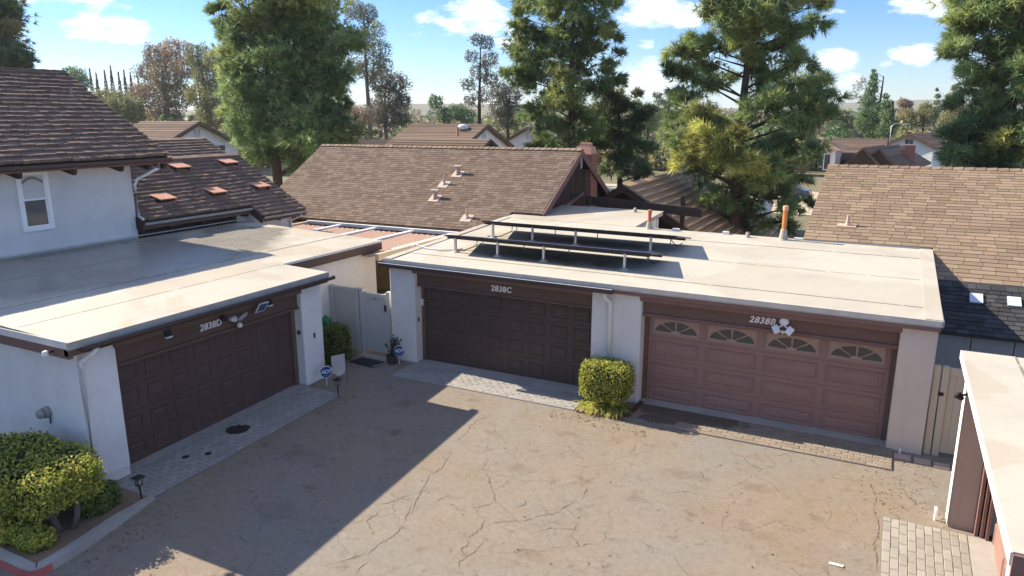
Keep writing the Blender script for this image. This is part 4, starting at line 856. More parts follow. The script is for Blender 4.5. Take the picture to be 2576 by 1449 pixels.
# dark trellis beams behind the flat roof
tr = thing('trellis_beam', (3, 10.4, 0), 'dark brown trellis beam and post behind the flat roof', 'trellis')
MB().bar((.6, 10.4, 3.30), (5.0, 10.4, 3.06), .12, .32).build('beam', m_dark, tr); MB().box(4.20, 4.34, 10.5, 10.64, -.3, 3.62).build('post', m_dark, tr); MB().bar((.3, 11.2, 3.28), (.9, 10.0, 3.28), .1, .2).build('brace', m_dark, tr)

# ================================================================== VEGETATION
def unit(v): return v/np.maximum(np.linalg.norm(v, axis=-1, keepdims=True), 1e-6)
def needle_mesh(name, C, D, col, n, L, w, spread, parent, droop=.35):
    T = len(C); C = np.repeat(C, n, 0); D = np.repeat(D, n, 0); cc = np.repeat(col, n, 0)
    d = unit(D+RNG.normal(0, spread, (T*n, 3))); ln = L*RNG.uniform(.6, 1.15, (T*n, 1)); d[:, 2] -= droop*RNG.random(T*n); d = unit(d)
    side = unit(np.cross(d, RNG.normal(0, 1, (T*n, 3))))*w*RNG.uniform(.6, 1.2, (T*n, 1))
    V = np.empty((T*n, 3, 3)); V[:, 0] = C-side+d*ln*.08; V[:, 1] = C+side+d*ln*.08; V[:, 2] = C+d*ln
    cv = np.repeat(cc*RNG.uniform(.75, 1.25, (T*n, 1)), 3, 0)
    return fast(name, V.reshape(-1, 3), np.arange(T*n*3).reshape(-1, 3), m_needle, parent, cv)
def leaf_mesh(name, C, Nn, col, size, parent, aspect=.5, tilt=.6, mat=None):
    n = len(C); nn = unit(Nn+RNG.normal(0, tilt, (n, 3))); a = unit(np.cross(nn, RNG.normal(0, 1, (n, 3)))); b = np.cross(nn, a)
    s = size*RNG.uniform(.6, 1.3, (n, 1)); a = a*s; b = b*s*aspect
    V = np.empty((n, 4, 3)); V[:, 0] = C-a; V[:, 1] = C-b*.9+nn*s*.12; V[:, 2] = C+a; V[:, 3] = C+b*.9+nn*s*.12
    cv = np.repeat(col*RNG.uniform(.7, 1.3, (n, 1)), 4, 0)
    return fast(name, V.reshape(-1, 3), np.arange(n*4).reshape(-1, 4), mat or m_leaf, parent, cv)
PAL = dict(pine=[(.086,.112,.042),(.116,.138,.05),(.06,.088,.038),(.138,.145,.052)], pineg=[(.075,.108,.046),(.102,.132,.05),(.056,.082,.038),(.13,.145,.056)],
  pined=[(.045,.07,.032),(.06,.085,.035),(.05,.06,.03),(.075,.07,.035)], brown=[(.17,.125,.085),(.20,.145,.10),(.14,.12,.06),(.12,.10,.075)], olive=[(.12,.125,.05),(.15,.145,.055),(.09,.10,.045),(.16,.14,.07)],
  euc=[(.085,.095,.05),(.11,.11,.06),(.065,.075,.045),(.13,.11,.07)], eucd=[(.06,.06,.045),(.08,.075,.055),(.05,.055,.04),(.10,.085,.06)], green=[(.06,.10,.04),(.08,.12,.045),(.10,.135,.05),(.05,.08,.035)], grey=[(.20,.19,.17),(.24,.22,.20),(.17,.16,.14),(.22,.21,.18)])
for k_ in PAL: PAL[k_] = [tuple(v*(2.95 if k_.startswith('pine') else 2.1) for v in c) for c in PAL[k_]]
def tree(name, label, Y, trunk_px, blobs, kind='pine', pal='pine', dens=1.0, tr=.3, depth=.55, leafsize=None, bark=None, group='trees around the houses', bottom=None, seed=0, cat='tree'):
    """crown laid out as foliage clumps (x, y, r) with limbs to each; every clump has its own depth"""
    rs = random.Random(seed or int(trunk_px*7+Y)); foot = at(trunk_px, 400, Y); base = Vector((foot.x, foot.y, gz(foot.x, foot.y)))
    e = thing(name, base, label, cat, group); dist = (foot-CAM).dot(fw); mpp = dist/FPX
    pts = []
    xs = [b[0] for b in blobs]; span = (max(xs)-min(xs))*.5*mpp
    for b in blobs:
        off = b[3] if len(b) > 3 else rs.uniform(-1, 1)*depth
        p = at(b[0], b[1], Y); ray = (p-CAM).normalized(); q = p+ray*(off*span); pts.append((q, b[2]*mpp*((q-CAM).dot(fw)/dist), b[4] if len(b) > 4 else None))
    topz = max(q.z for q, r, c in pts); m = MB()
    path = []; n = 9; ph = rs.random()*6
    for i in range(n+1):
        t = i/n; path.append((base.x+math.sin(t*4+ph)*.15*tr*3*t, base.y+math.cos(t*3+ph)*.4*tr*t, base.z-.15+(topz-base.z)*.96*t))
    m.tube(path, [tr*(1.25-.1*0 if i == 0 else 1-.82*i/n) for i in range(n+1)], 10)
    for q, r, c in pts:
        h = q.z-(Vector((q.x, q.y, 0))-Vector((base.x, base.y, 0))).length*(.35 if kind == 'needle' else .75)
        h = max(base.z+1.0, min(h, topz*.95)); t = (h-base.z)/max(.1, topz-base.z)
        s0 = Vector((base.x+math.sin(t*4+ph)*.45*tr*t, base.y, h)); mid = s0.lerp(q, .55)+Vector((rs.uniform(-.3, .3), rs.uniform(-.3, .3), rs.uniform(-.1, .25)))*r*.6
        r0 = max(.02, tr*.30*(1-t*.7)); m.tube([s0, s0.lerp(mid, .5), mid, q], [r0, r0*.75, r0*.5, r0*.2], 5)
        for _ in range(3):
            en = q+Vector((rs.gauss(0, 1), rs.gauss(0, 1), rs.gauss(0, .8))).normalized()*r*.85; m.tube([mid.lerp(q, .4), q.lerp(en, .5), en], [r0*.35, r0*.22, .008], 4)
    m.build('trunk', bark or m_bark, e, smooth=True)
    P0 = np.array(PAL[pal]); Cs = []; Ds = []; Co = []
    for q, r, c in pts:
        area = r*r
        ls = leafsize or max(.07, 2.5*mpp)
        k = int(300*area*dens/(mpp/.018)) if kind == 'needle' else int(4.2*dens*2.86*area/(ls*ls)); k = max(k, 14)
        u = unit(RNG.normal(0, 1, (k, 3))); rad = RNG.uniform(.30, 1.0, (k, 1))**.55; sub = None
        if kind == 'needle':                                          # boughs: tufts gathered in clusters on the clump's outside
            ms = max(5, int(9*area)); sc_ = unit(RNG.normal(0, 1, (ms, 3))); sc_[:, 2] = np.maximum(sc_[:, 2], -.75); sub = RNG.integers(0, ms, k)
            ofs = sc_*RNG.uniform(.45, 1.0, (ms, 1)); pos_ = ofs[sub]+RNG.normal(0, .23, (k, 3))*np.array([1, 1, .7]); rad = np.linalg.norm(pos_, axis=1, keepdims=True); u = pos_/np.maximum(rad, 1e-6)
        # uneven outline: some directions bulge, some are hollow
        f = 1+.28*np.sin(u[:, :1]*5+rs.random()*6)*np.cos(u[:, 1:2]*4+rs.random()*6)
        C = np.array(q)+u*rad*r*f*np.array([1, 1, .86])
        Cs.append(C); Ds.append(unit(u+np.array([0, 0, .35])))
        base_c = P0[rs.choice([0, 0, 1, 2, 3])] if c is None else np.array(PAL[c][rs.choice([1, 3, 3])])
        mixc = P0[RNG.integers(0, len(P0), k)]; cc = base_c*.6+mixc*.4
        if sub is not None: cc = cc*(RNG.uniform(.55, 1.45, (ms, 1))[sub])
        Co.append(cc)
    C = np.concatenate(Cs); D = np.concatenate(Ds); Co = np.concatenate(Co)
    if kind == 'needle': needle_mesh('crown', C, D, Co, 13, .40 if mpp < .022 else .40*mpp/.022, .0215*max(1, mpp/.018), .60, e)
    else: leaf_mesh('crown', C, D, Co, ls, e, .55, .9)
    return e
PAL['lit'] = [(.46,.46,.12),(.54,.51,.14),(.46,.47,.13),(.58,.53,.15)]  # sunlit bough tint, the sunshine is put into the needle colour
G1 = 'tall pines behind the houses'
tree('pine_tree', 'tall bushy pine with broad dense crown behind the left end of the centre house', 18, 693, [(640,20,60),(700,10,80),(790,20,70),(560,35,32),(575,75,28),(640,95,70),(730,90,80),(820,90,70),(860,110,45),(615,150,60),(690,170,80),(780,170,75),(850,180,50),(600,220,60),(670,250,80),(760,250,80),(840,250,60),(590,290,40),(630,320,60),(710,330,70),(790,330,70),(850,330,50),(640,372,42),(725,380,45),(800,390,60),(850,385,35),(765,420,36),(700,-60,90),(790,-60,80)], 'needle', 'pineg', 1.25, .36, group=G1)
tree('pine_tree', 'slender ragged pine with drooping needle clumps just left of the centre of the sky', 20, 1440, [(1330,-10,48),(1400,5,58),(1480,10,55),(1540,0,36),(1310,45,26),(1345,75,42),(1420,70,48),(1500,90,50),(1548,80,26),(1320,130,46),(1390,140,55),(1470,150,50),(1540,150,30),(1298,190,30),(1350,210,55),(1430,220,55),(1505,200,45),(1370,270,45),(1440,280,45),(1345,310,36),(1400,330,42),(1470,320,40),(1365,360,38),(1430,370,32),(1400,-60,70),(1480,-60,70)], 'needle', 'pine', 1.15, .30, group=G1)
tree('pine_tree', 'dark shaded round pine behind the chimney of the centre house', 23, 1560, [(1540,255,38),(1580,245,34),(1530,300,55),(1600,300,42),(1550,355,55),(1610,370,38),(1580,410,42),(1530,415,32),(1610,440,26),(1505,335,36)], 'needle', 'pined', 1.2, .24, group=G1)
tree('pine_tree', 'large spreading pine with sunlit golden lower boughs rising behind the flat garage roof', 18.5, 1858, [(1800,10,48),(1870,10,58),(1950,5,58),(2030,10,50),(2078,2,22),(1980,60,50),(2040,50,36),(1830,70,58),(1910,70,50),(1700,130,36),(1745,110,36),(1790,140,50),(1860,120,45),(1930,140,52),(1985,130,40),(2012,152,34),(1685,172,20),(1730,200,46),(1795,200,40),(1935,215,48),(2000,210,55),(2070,220,40),(2103,240,20),(1720,270,50),(1780,285,48),(1925,285,52),(2000,290,58),(2070,290,40),(1700,330,36),(1790,330,52,-.5,'lit'),(1740,365,52,-.55,'lit'),(1830,360,52,-.6,'lit'),(1880,395,45,-.6,'lit'),(1720,410,35,-.5,'lit'),(1925,350,50),(2000,355,45),(2045,395,30),(1770,430,45),(1850,440,55),(1930,430,52),(1995,425,36),(1820,495,48),(1895,500,52),(1955,495,45),(1840,545,36),(1905,555,45),(1965,555,36),(2015,515,22),(1870,-60,80),(1980,-60,80)], 'needle', 'pine', 1.2, .34, group=G1)
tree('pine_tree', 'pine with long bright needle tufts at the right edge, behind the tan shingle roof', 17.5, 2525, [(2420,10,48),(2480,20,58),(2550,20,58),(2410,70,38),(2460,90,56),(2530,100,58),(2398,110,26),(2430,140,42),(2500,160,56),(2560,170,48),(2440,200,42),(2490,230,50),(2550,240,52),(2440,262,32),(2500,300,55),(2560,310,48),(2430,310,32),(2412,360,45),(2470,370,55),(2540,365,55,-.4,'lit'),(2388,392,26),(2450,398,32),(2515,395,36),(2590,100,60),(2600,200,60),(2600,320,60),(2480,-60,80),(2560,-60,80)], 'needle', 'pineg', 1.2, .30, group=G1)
tree('pine_tree', 'distant pine cut off by the left edge above the shake roof', 20, 6, [(0,20,30),(12,62,35),(-20,100,60),(20,130,28),(32,158,36),(66,166,26),(-20,40,60),(-40,170,60)], 'needle', 'pined', 1.3, .4, group=G1)
G2 = 'background trees beyond the houses'
tree('eucalyptus_tree', 'brownish sparse eucalyptus left of the bushy pine, behind the white gable house', 62, 428, [(395,140,36),(440,130,40),(370,182,32),(420,190,46),(470,172,36),(390,240,46),(450,240,42),(420,290,40),(350,232,28),(378,292,30)], 'leaf', 'brown', .9, .5, bark=m_barkg, group=G2)
tree('eucalyptus_tree', 'olive green eucalyptus touching the bushy pine on its left', 58, 535, [(500,140,36),(550,150,38),(520,190,42),(572,190,32),(500,240,38),(550,240,42),(530,290,40),(578,280,32)], 'leaf', 'olive', .95, .5, bark=m_barkg, group=G2)
tree('olive_tree', 'low olive coloured tree below the cypress spires', 52, 300, [(262,245,26),(300,255,32),(335,270,32),(300,290,30),(345,295,24),(270,280,26)], 'leaf', 'olive', 1, .3, bark=m_barkg, group=G2)
tree('leafy_tree', 'far rounded green tree just right of the shake roof ridge', 120, 195, [(176,182,18),(196,188,22),(206,208,22),(190,215,22)], 'leaf', 'green', 1, .5, group=G2)
tree('eucalyptus_tree', 'tall grey green eucalyptus showing right of the bushy pine top', 55, 935, [(890,25,34),(925,35,30),(935,75,34),(905,110,38),(950,125,34),(935,175,38),(965,165,25),(890,170,34)], 'leaf', 'euc', .6, .4, bark=m_barkg, group=G2)
tree('eucalyptus_tree', 'dark weeping eucalyptus between the bushy pine and the open sky', 60, 975, [(955,205,38),(1000,210,34),(980,250,42),(1012,255,28),(945,280,36),(975,292,40),(1012,298,26)], 'leaf', 'eucd', .75, .4, bark=m_barkg, group=G2)
tree('small_tree', 'small brown leaved tree in front of the weeping eucalyptus', 50, 905, [(890,285,22),(925,290,24),(905,305,22)], 'leaf', 'brown', .9, .22, bark=m_barkg, group=G2)
tree('eucalyptus_tree', 'tall thin see-through eucalyptus standing alone against the sky', 62, 1208, [(1200,100,20),(1224,108,22),(1188,142,20),(1232,150,26),(1210,182,30),(1180,212,22),(1236,200,22),(1215,240,26),(1182,252,18)], 'leaf', 'eucd', .55, .38, bark=m_dark, group=G2)
tree('eucalyptus_tree', 'dark drooping eucalyptus beside the slender ragged pine', 58, 1275, [(1258,228,28),(1286,240,32),(1260,270,34),(1300,282,28),(1275,300,32)], 'leaf', 'eucd', .8, .35, bark=m_dark, group=G2)
tree('leafy_tree', 'sunlit green trees low behind the thin eucalyptus', 95, 1120, [(1095,257,22),(1150,282,26),(1172,292,26),(1120,290,24)], 'leaf', 'green', 1, .4, group=G2)
tree('leafy_tree', 'green tree right of the dark shaded pine', 70, 1625, [(1598,268,22),(1640,282,28),(1640,310,28),(1605,300,24)], 'leaf', 'green', 1, .4, group=G2)
tree('eucalyptus_tree', 'tall tree top on the skyline left of the spreading pine', 130, 1675, [(1660,255,14),(1690,238,12),(1680,262,16),(1672,290,20),(1650,240,10)], 'leaf', 'euc', .8, .5, group=G2)
tree('conifer_tree', 'pointed conifer with a narrow spire, tallest of the far right group', 100, 2197, [(2197,178,6),(2198,192,10),(2197,208,13),(2195,224,15),(2186,250,22),(2192,280,30),(2180,308,32),(2202,330,28)], 'leaf', 'green', 1.2, .4, depth=.3, group=G2)
tree('conifer_tree', 'shorter dark conifer against the narrow spire conifer', 97, 2230, [(2228,242,9),(2230,262,15),(2233,288,20),(2240,314,22),(2226,330,24)], 'leaf', 'green', 1.2, .4, depth=.3, group=G2)
tree('bare_tree', 'grey nearly bare tree left of the spire conifer', 105, 2160, [(2160,215,16),(2148,240,16),(2172,200,12),(2165,262,12)], 'leaf', 'grey', .35, .3, bark=m_barkg, group=G2)
tree('conifer_tree', 'broad conifer left of the right edge pine', 90, 2400, [(2403,220,11),(2400,244,18),(2406,270,24),(2394,300,30),(2412,320,28),(2374,322,24)], 'leaf', 'olive', 1.1, .4, group=G2)
tree('conifer_tree', 'thin dark conifer with tiered branches on the right skyline', 110, 2358, [(2357,226,5),(2360,242,8),(2357,258,8),(2359,275,10)], 'leaf', 'green', 1.1, .25, depth=.2, group=G2)
tree('leafy_tree', 'olive green trees in the middle distance above the white house roof', 110, 2310, [(2280,292,24),(2310,300,24),(2342,292,24),(2328,272,18)], 'leaf', 'olive', 1, .4, group=G2)
tree('leafy_tree', 'brown topped tree between the conifer pair and the hill', 120, 2275, [(2270,258,14),(2284,262,14),(2276,278,16)], 'leaf', 'brown', 1, .4, group=G2)
tree('leafy_tree', 'low grey green trees left of the conifer pair', 110, 2115, [(2095,300,20),(2120,290,18),(2135,308,20)], 'leaf', 'euc', 1, .4, group=G2)
# cypress spires
for i, (px, py) in enumerate(((225,172),(241,182),(262,176),(277,165),(297,180),(311,176),(327,182),(346,190))):
    q = at(px, py, 135); b = at(px, 300, 135); g0 = gz(b.x, b.y); hgt = q.z-g0
    e = thing('cypress_tree', (q.x, q.y, g0), ('slim dark cypress spire, number %s from the left in the row of spires' % ['first','second','third','fourth','fifth','sixth','seventh','last'][i]).replace('number ', ''), 'cypress', 'row of cypress spires')
    MB().tube([(q.x, q.y, g0), (q.x, q.y, g0+hgt*.9)], [.25, .05], 6).build('trunk', m_bark, e)
    n = 900; t = RNG.random(n)**.8; a = RNG.random(n)*2*math.pi; rr = (1.15*np.sin(np.clip((1-t)*2.4, 0, math.pi/2))*RNG.uniform(.6, 1, n))
    C = np.stack([q.x+rr*np.cos(a), q.y+rr*np.sin(a), g0+1+t*(hgt-1)], 1); Nn = np.stack([np.cos(a), np.sin(a), .3+0*a], 1)
    leaf_mesh('crown', C, Nn, np.tile(np.array([(.035, .05, .035)]), (n, 1)), .30, e, .5, .5)
# far wooded belt: one mass
rs = random.Random(5); Cs = []; Nn = []; Co = []
for i in range(1500):
    ang = rs.uniform(-1.30, .62); d = 140+640*rs.random()**1.3; x = CAM.x+d*math.sin(ang); y = CAM.y+d*math.cos(ang); h = rs.uniform(5, 13)*(1 if d > 260 else .8); r = rs.uniform(2.5, 6.0); k = 110
    u = unit(RNG.normal(0, 1, (k, 3))); Cs.append(np.array([x, y, gz(x, y)+h*.5])+u*RNG.uniform(.5, 1, (k, 1))*np.array([r, r, h*.55])); Nn.append(u)
    Co.append(np.tile(np.array(PAL[rs.choice(['green', 'olive', 'euc', 'olive', 'brown'])][rs.randrange(4)]), (k, 1)))
o = leaf_mesh('distant_woodland', np.concatenate(Cs), np.concatenate(Nn), np.concatenate(Co), 1.15, None, .7, .7); struct(o, 'stuff'); Cs = []; Nn = []; Co = []
for i in range(230):
    ang = rs.uniform(-1.25, .5); d = rs.uniform(118, 160); x = CAM.x+d*math.sin(ang); y = CAM.y+d*math.cos(ang); h = rs.uniform(3.5, 8.5); r = rs.uniform(1.6, 3.6); k = 620
    u = unit(RNG.normal(0, 1, (k, 3))); Cs.append(np.array([x, y, gz(x, y)+h*.5])+u*RNG.uniform(.5, 1, (k, 1))*np.array([r, r, h*.55])); Nn.append(u)
    Co.append(np.tile(np.array(PAL[rs.choice(['green', 'olive', 'euc', 'olive', 'brown'])][rs.randrange(4)]), (k, 1)))
o = leaf_mesh('shrub_belt', np.concatenate(Cs), np.concatenate(Nn), np.concatenate(Co), .34, None, .7, .8); struct(o, 'stuff')

# ---- clipped shrubs
def hedge_points(n, half, power=5, rough=.06, seed=0):
    u = unit(RNG.normal(0, 1, (n, 3))); h = np.array(half); p = power
    s = 1/np.maximum((np.abs(u)**p).sum(1, keepdims=True)**(1/p), 1e-6); pt = u*s
    f = 1+rough*np.sin(pt[:, :1]*7+seed)*np.cos(pt[:, 1:2]*6+seed*2)+RNG.normal(0, .035, (n, 1)); dep = 1-np.abs(RNG.normal(0, .07, (n, 1)))
    nn = unit(np.sign(pt)*np.abs(pt)**(p-1)/h); return pt*h*f*dep, nn
def shrub(name, label, c, half, n, size, cols, stems, power=5, rough=.06, seed=1, group=None, cat='shrub'):
    e = thing(name, (c[0], c[1], gz(c[0], c[1])), label, cat, group)
    pt, nn = hedge_points(n, half, power, rough, seed); P0 = np.array(cols); co = P0[RNG.integers(0, len(P0), n)]
    leaf_mesh('foliage', pt+np.array(c), nn, co, size, e, .6, .75)
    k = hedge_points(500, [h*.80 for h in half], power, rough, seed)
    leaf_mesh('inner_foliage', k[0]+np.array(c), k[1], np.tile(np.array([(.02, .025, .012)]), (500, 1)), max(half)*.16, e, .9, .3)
    for (a, b, r) in stems: MB().tube([a, tuple(Vector(a).lerp(Vector(b), .5)+Vector((.03, .02, 0))), b], [r*1.2, r, r*.8], 8).build('stem', m_barkg, e, smooth=True)
    return e
LIT = [(.46,.50,.075),(.62,.56,.09),(.34,.41,.07),(.66,.56,.11),(.24,.30,.06)]
GRN = [(.14,.20,.04),(.20,.25,.055),(.11,.15,.035),(.25,.27,.065)]
g_ = gz(0, -9.6)
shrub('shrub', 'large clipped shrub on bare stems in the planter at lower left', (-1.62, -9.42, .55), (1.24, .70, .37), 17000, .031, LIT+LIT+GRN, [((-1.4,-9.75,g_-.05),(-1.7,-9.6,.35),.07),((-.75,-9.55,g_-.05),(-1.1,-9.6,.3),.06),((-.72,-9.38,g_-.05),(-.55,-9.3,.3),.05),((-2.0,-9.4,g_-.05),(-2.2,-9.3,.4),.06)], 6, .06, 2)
shrub('shrub', 'low leafy shrub hugging the near kerb corner below the large shrub', (-1.38, -10.0, -.12), (.42, .26, .19), 3400, .030, LIT, [], 3, .12, 3); shrub('shrub', 'small yellow green shrub beside the kerb corner, in front of bare stems', (-.74, -9.97, -.15), (.32, .24, .16), 2300, .029, LIT, [], 3, .12, 4)
shrub('shrub', 'low dark green shrub between garage 2838D and the concrete kerb', (-.92, -8.80, -.08), (.30, .40, .24), 3600, .027, GRN, [], 3, .10, 5); shrub('shrub', 'small shrub at the left edge below the large clipped shrub', (-2.75, -9.3, .0), (.5, .4, .32), 1800, .04, LIT, [], 3, .1, 6)
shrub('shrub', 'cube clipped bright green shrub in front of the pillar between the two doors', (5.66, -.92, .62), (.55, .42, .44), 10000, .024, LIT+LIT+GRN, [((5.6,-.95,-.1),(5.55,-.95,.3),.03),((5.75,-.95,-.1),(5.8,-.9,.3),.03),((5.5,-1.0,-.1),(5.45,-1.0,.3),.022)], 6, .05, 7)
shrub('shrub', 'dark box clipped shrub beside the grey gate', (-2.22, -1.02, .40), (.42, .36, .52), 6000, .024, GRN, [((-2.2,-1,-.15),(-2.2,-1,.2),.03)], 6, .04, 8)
# strap-leaved plants round the cube shrub
lp = thing('strap_leaf_plant', (5.65, -1.05, gz(5, -1)), 'arching strap-leaved plant spilling round the foot of the cube shrub', 'plant')
V = []; F = []; Cl = []
for i in range(430):
    cx_, cy_ = 5.65+random.uniform(-.42, .42), -1.02+random.uniform(-.22, .18); a = random.uniform(0, 6.28); L = random.uniform(.30, .52); z0 = gz(cx_, cy_)
    pts = []
    for k in range(5):
        t = k/4; rr = L*(t*.85); zz = L*(.95*t-.85*t*t); pts.append((cx_+math.cos(a)*rr, cy_+math.sin(a)*rr, z0+zz+.01))
    w = .014; b = len(V)
    for k, q in enumerate(pts):
        ww = w*(1-.8*(k/4)**2); V += [(q[0]-math.sin(a)*ww, q[1]+math.cos(a)*ww, q[2]), (q[0]+math.sin(a)*ww, q[1]-math.cos(a)*ww, q[2])]
        cc = random.choice(LIT+[(.50, .48, .15), (.55, .52, .2)]); Cl += [cc, cc]
    for k in range(4): F.append((b+2*k, b+2*k+1, b+2*k+3, b+2*k+2))
fast('leaves', V, F, m_leaf, lp, np.array(Cl))
# brick edging of that bed: each brick its own thing
for i in range(11):
    x = 5.10+i*.112; tag(MB().hexa([tuple(Vector((x, -1.36+.012*i, gz(x, -1.3)))+Vector(q)) for q in ((0,-.03,-.05),(.085,-.03,-.05),(.085,.05,-.05),(0,.05,-.05),(.03,-.02,.06),(.075,-.02,.045),(.075,.04,.045),(.03,.04,.06))]).build('edging_brick', m_brick, None, bevel=.005), 'tilted brick, %s from the left in the sawtooth edging of the cube shrub bed' % ['first','second','third','fourth','fifth','sixth','seventh','eighth','ninth','tenth','eleventh'][i], 'brick', 'bricks edging the shrub bed')
tag(MB().bar((6.26, -1.22, gz(6, -1.2)+.04), (6.34, -.36, gz(6, -.4)+.05), .07, .10).build('edging_timber', m_dark, None), 'dark edging timber along the right side of the cube shrub bed', 'edging')
sheet('planter_soil', lin(5.08, 6.3, 2), lin(-1.33, -.3, 2), .012, m_soil)
# planter at lower left
def poly_sheet(name, pts, off, mat):
    m = MB(); b_ = m.p([(x, y, gz(x, y)+off) for x, y in pts]); m.f.append(tuple(range(b_, b_+len(pts)))); return struct(m.build(name, mat))
poly_sheet('planter_soil', [(-9,-10.44),(-.1,-10.36),(-.06,-10.3),(-.06,-9.9),(-.16,-9.4),(-.31,-8.8),(-.42,-8.45),(-1.5,-8.43),(-9,-8.43)], .05, m_soil); poly_sheet('planter_soil', [(-.44,-8.44),(-.52,-8.13),(-1.56,-8.13),(-1.56,-8.44)], .034, m_soil)
def kerb(name, pts, w, h, mat, ramp=0):
    m = MB(); P_ = [Vector(p) for p in pts]; n = len(P_); off = []
    for i in range(n):
        d = (P_[min(i+1, n-1)]-P_[max(i-1, 0)]).normalized(); off.append(Vector((-d.y, d.x))*w)
    for i in range(n-1):
        q = []
        for j in (i, i+1):
            a, o = P_[j], off[j]; z = gz(a.x, a.y); hh = h*(1-ramp*max(0, min(1, (a.y+8.9)/.8))); q.append((a, o, z, hh))
        (a, oa, za, ha), (b, ob, zb, hb) = q
        m.hexa([(a.x,a.y,za-.1),(b.x,b.y,zb-.1),(b.x+ob.x,b.y+ob.y,zb-.1),(a.x+oa.x,a.y+oa.y,za-.1),(a.x+oa.x*.12,a.y+oa.y*.12,za+ha),(b.x+ob.x*.12,b.y+ob.y*.12,zb+hb),(b.x+ob.x,b.y+ob.y,zb+hb),(a.x+oa.x,a.y+oa.y,za+ha)])
    return struct(m.build(name, mat, None))
KP = [(-9,-10.60),(-4,-10.58),(-1.1,-10.54),(-.10,-10.53),(.04,-10.50),(.115,-10.43),(.138,-10.32),(.135,-10.2),(.10,-9.9),(.0,-9.4),(-.15,-8.8),(-.24,-8.45),(-.34,-8.05)]
kerb('kerb', KP, .20, .14, m_conc, .85)
rk = MB(); RP = KP[:8]
for i in range(len(RP)-1):
    a, b = Vector(RP[i]), Vector(RP[i+1]); n = Vector(((b-a).y, -(b-a).x)).normalized(); za, zb = gz(*a), gz(*b); o1 = n*.005; i1 = -n*.012
    rk.hexa([(a.x,a.y,za-.02),(b.x,b.y,zb-.02),(b.x+o1.x,b.y+o1.y,zb-.02),(a.x+o1.x,a.y+o1.y,za-.02),(a.x+i1.x*1.6,a.y+i1.y*1.6,za+.125),(b.x+i1.x*1.6,b.y+i1.y*1.6,zb+.125),(b.x+i1.x,b.y+i1.y,zb+.128),(a.x+i1.x,a.y+i1.y,za+.128)])
struct(rk.build('kerb_paint', m_red))

# ================================================================== SMALL THINGS
def path_light(x, y, label, lean=0):
    z = gz(x, y)+.02; e = thing('path_light', (x, y, z), label, 'path light', 'black stake path lights')
    MB().tube([(x, y, z-.03), (x+lean, y, z+.28)], .016, 8).build('stake', m_black, e); MB().box(x+lean-.05, x+lean+.05, y-.05, y+.05, z+.28, z+.295).build('tray', m_black, e)
    for a in (-1, 1):
        for b in (-1, 1): MB().bar((x+lean+a*.038, y+b*.038, z+.29), (x+lean+a*.055, y+b*.055, z+.43), .012, .012).build('cage_bar', m_black, e)
    MB().box(x+lean-.03, x+lean+.03, y-.03, y+.03, z+.295, z+.42).build('lens', m_gutg, e)
    MB().hexa([(x+lean-.10,y-.10,z+.43),(x+lean+.10,y-.10,z+.43),(x+lean+.10,y+.10,z+.43),(x+lean-.10,y+.10,z+.43),(x+lean-.03,y-.03,z+.475),(x+lean+.03,y-.03,z+.475),(x+lean+.03,y+.03,z+.475),(x+lean-.03,y+.03,z+.475)]).build('cap', m_black, e)
path_light(-.53, -8.20, 'black stake path light at the tip of the concrete kerb', -.03); path_light(-.40, -3.0, 'black stake path light below the pale garden flag')
def yard_sign(p, face, label):
    x, y = p; z = gz(x, y); e = thing('yard_sign', (x, y, z), label, 'yard sign', 'blue security yard signs')
    f = Vector(face).normalized(); s = Vector((-f.y, f.x, 0)); c = Vector((x, y, z+.36))
    MB().tube([(x-f.x*.01, y-f.y*.01, z-.02), (x-f.x*.01, y-f.y*.01, z+.30)], .012, 6).build('stake', m_ivory, e)
    octs = [(math.cos(R(22.5+45*k)), math.sin(R(22.5+45*k))) for k in range(8)]
    MB().prism([tuple(c+s*a*.165+Vector((0,0,1))*b*.165-f*.012) for a, b in octs], tuple(f*.010)).build('sign_rim', m_white, e)
    MB().prism([tuple(c+s*a*.148+Vector((0,0,1))*b*.148-f*.002) for a, b in octs], tuple(f*.006)).build('sign_face', m_blue, e)
    text_mesh('lettering', 'ADT', .135, frame(s, (0,0,1), c+f*.0065+Vector((0,0,.005))), m_white, e, .002, .2, .85, .004)
    MB().prism([tuple(c+s*a*.09+Vector((0,0,1))*(b-.085)+f*.004) for a, b in ((-1,-.008),(1,-.008),(1,.008),(-1,.008))], tuple(f*.003)).build('sign_line', plain('sign_pale_blue', (.15,.25,.5), .5), e)
yard_sign((-1.15, -2.55), (.75, -.66, 0), 'blue octagonal ADT sign on a stake by the white pillar of 2838D'); yard_sign((-.40, -.52), (.55, -.83, 0), 'blue octagonal ADT sign on a stake by the left pillar of 2838C')
fl = thing('garden_flag', (-1.05, -2.2, gz(-1, -2.2)), 'pale round-bottomed garden flag with white arches on a black stand', 'garden flag')
fdir = Vector((.85, .5, 0)).normalized(); fn = Vector((.5, -.85, 0)).normalized(); fc0 = Vector((-1.05, -2.2, gz(-1, -2.2)))
TF = lambda a, b, c: tuple(fc0+fdir*a+Vector((0,0,1))*c+fn*b)
poly = [(-.17,0,.68),(.17,0,.74),(.17,0,.36)]+[(.17*math.cos(R(t)), 0, .34+.19*math.sin(R(t))) for t in range(-10, -180, -17)]+[(-.17,0,.36)]
MB(TF).prism(poly, (0, .006, 0)).build('flag_cloth', m_flag, fl)
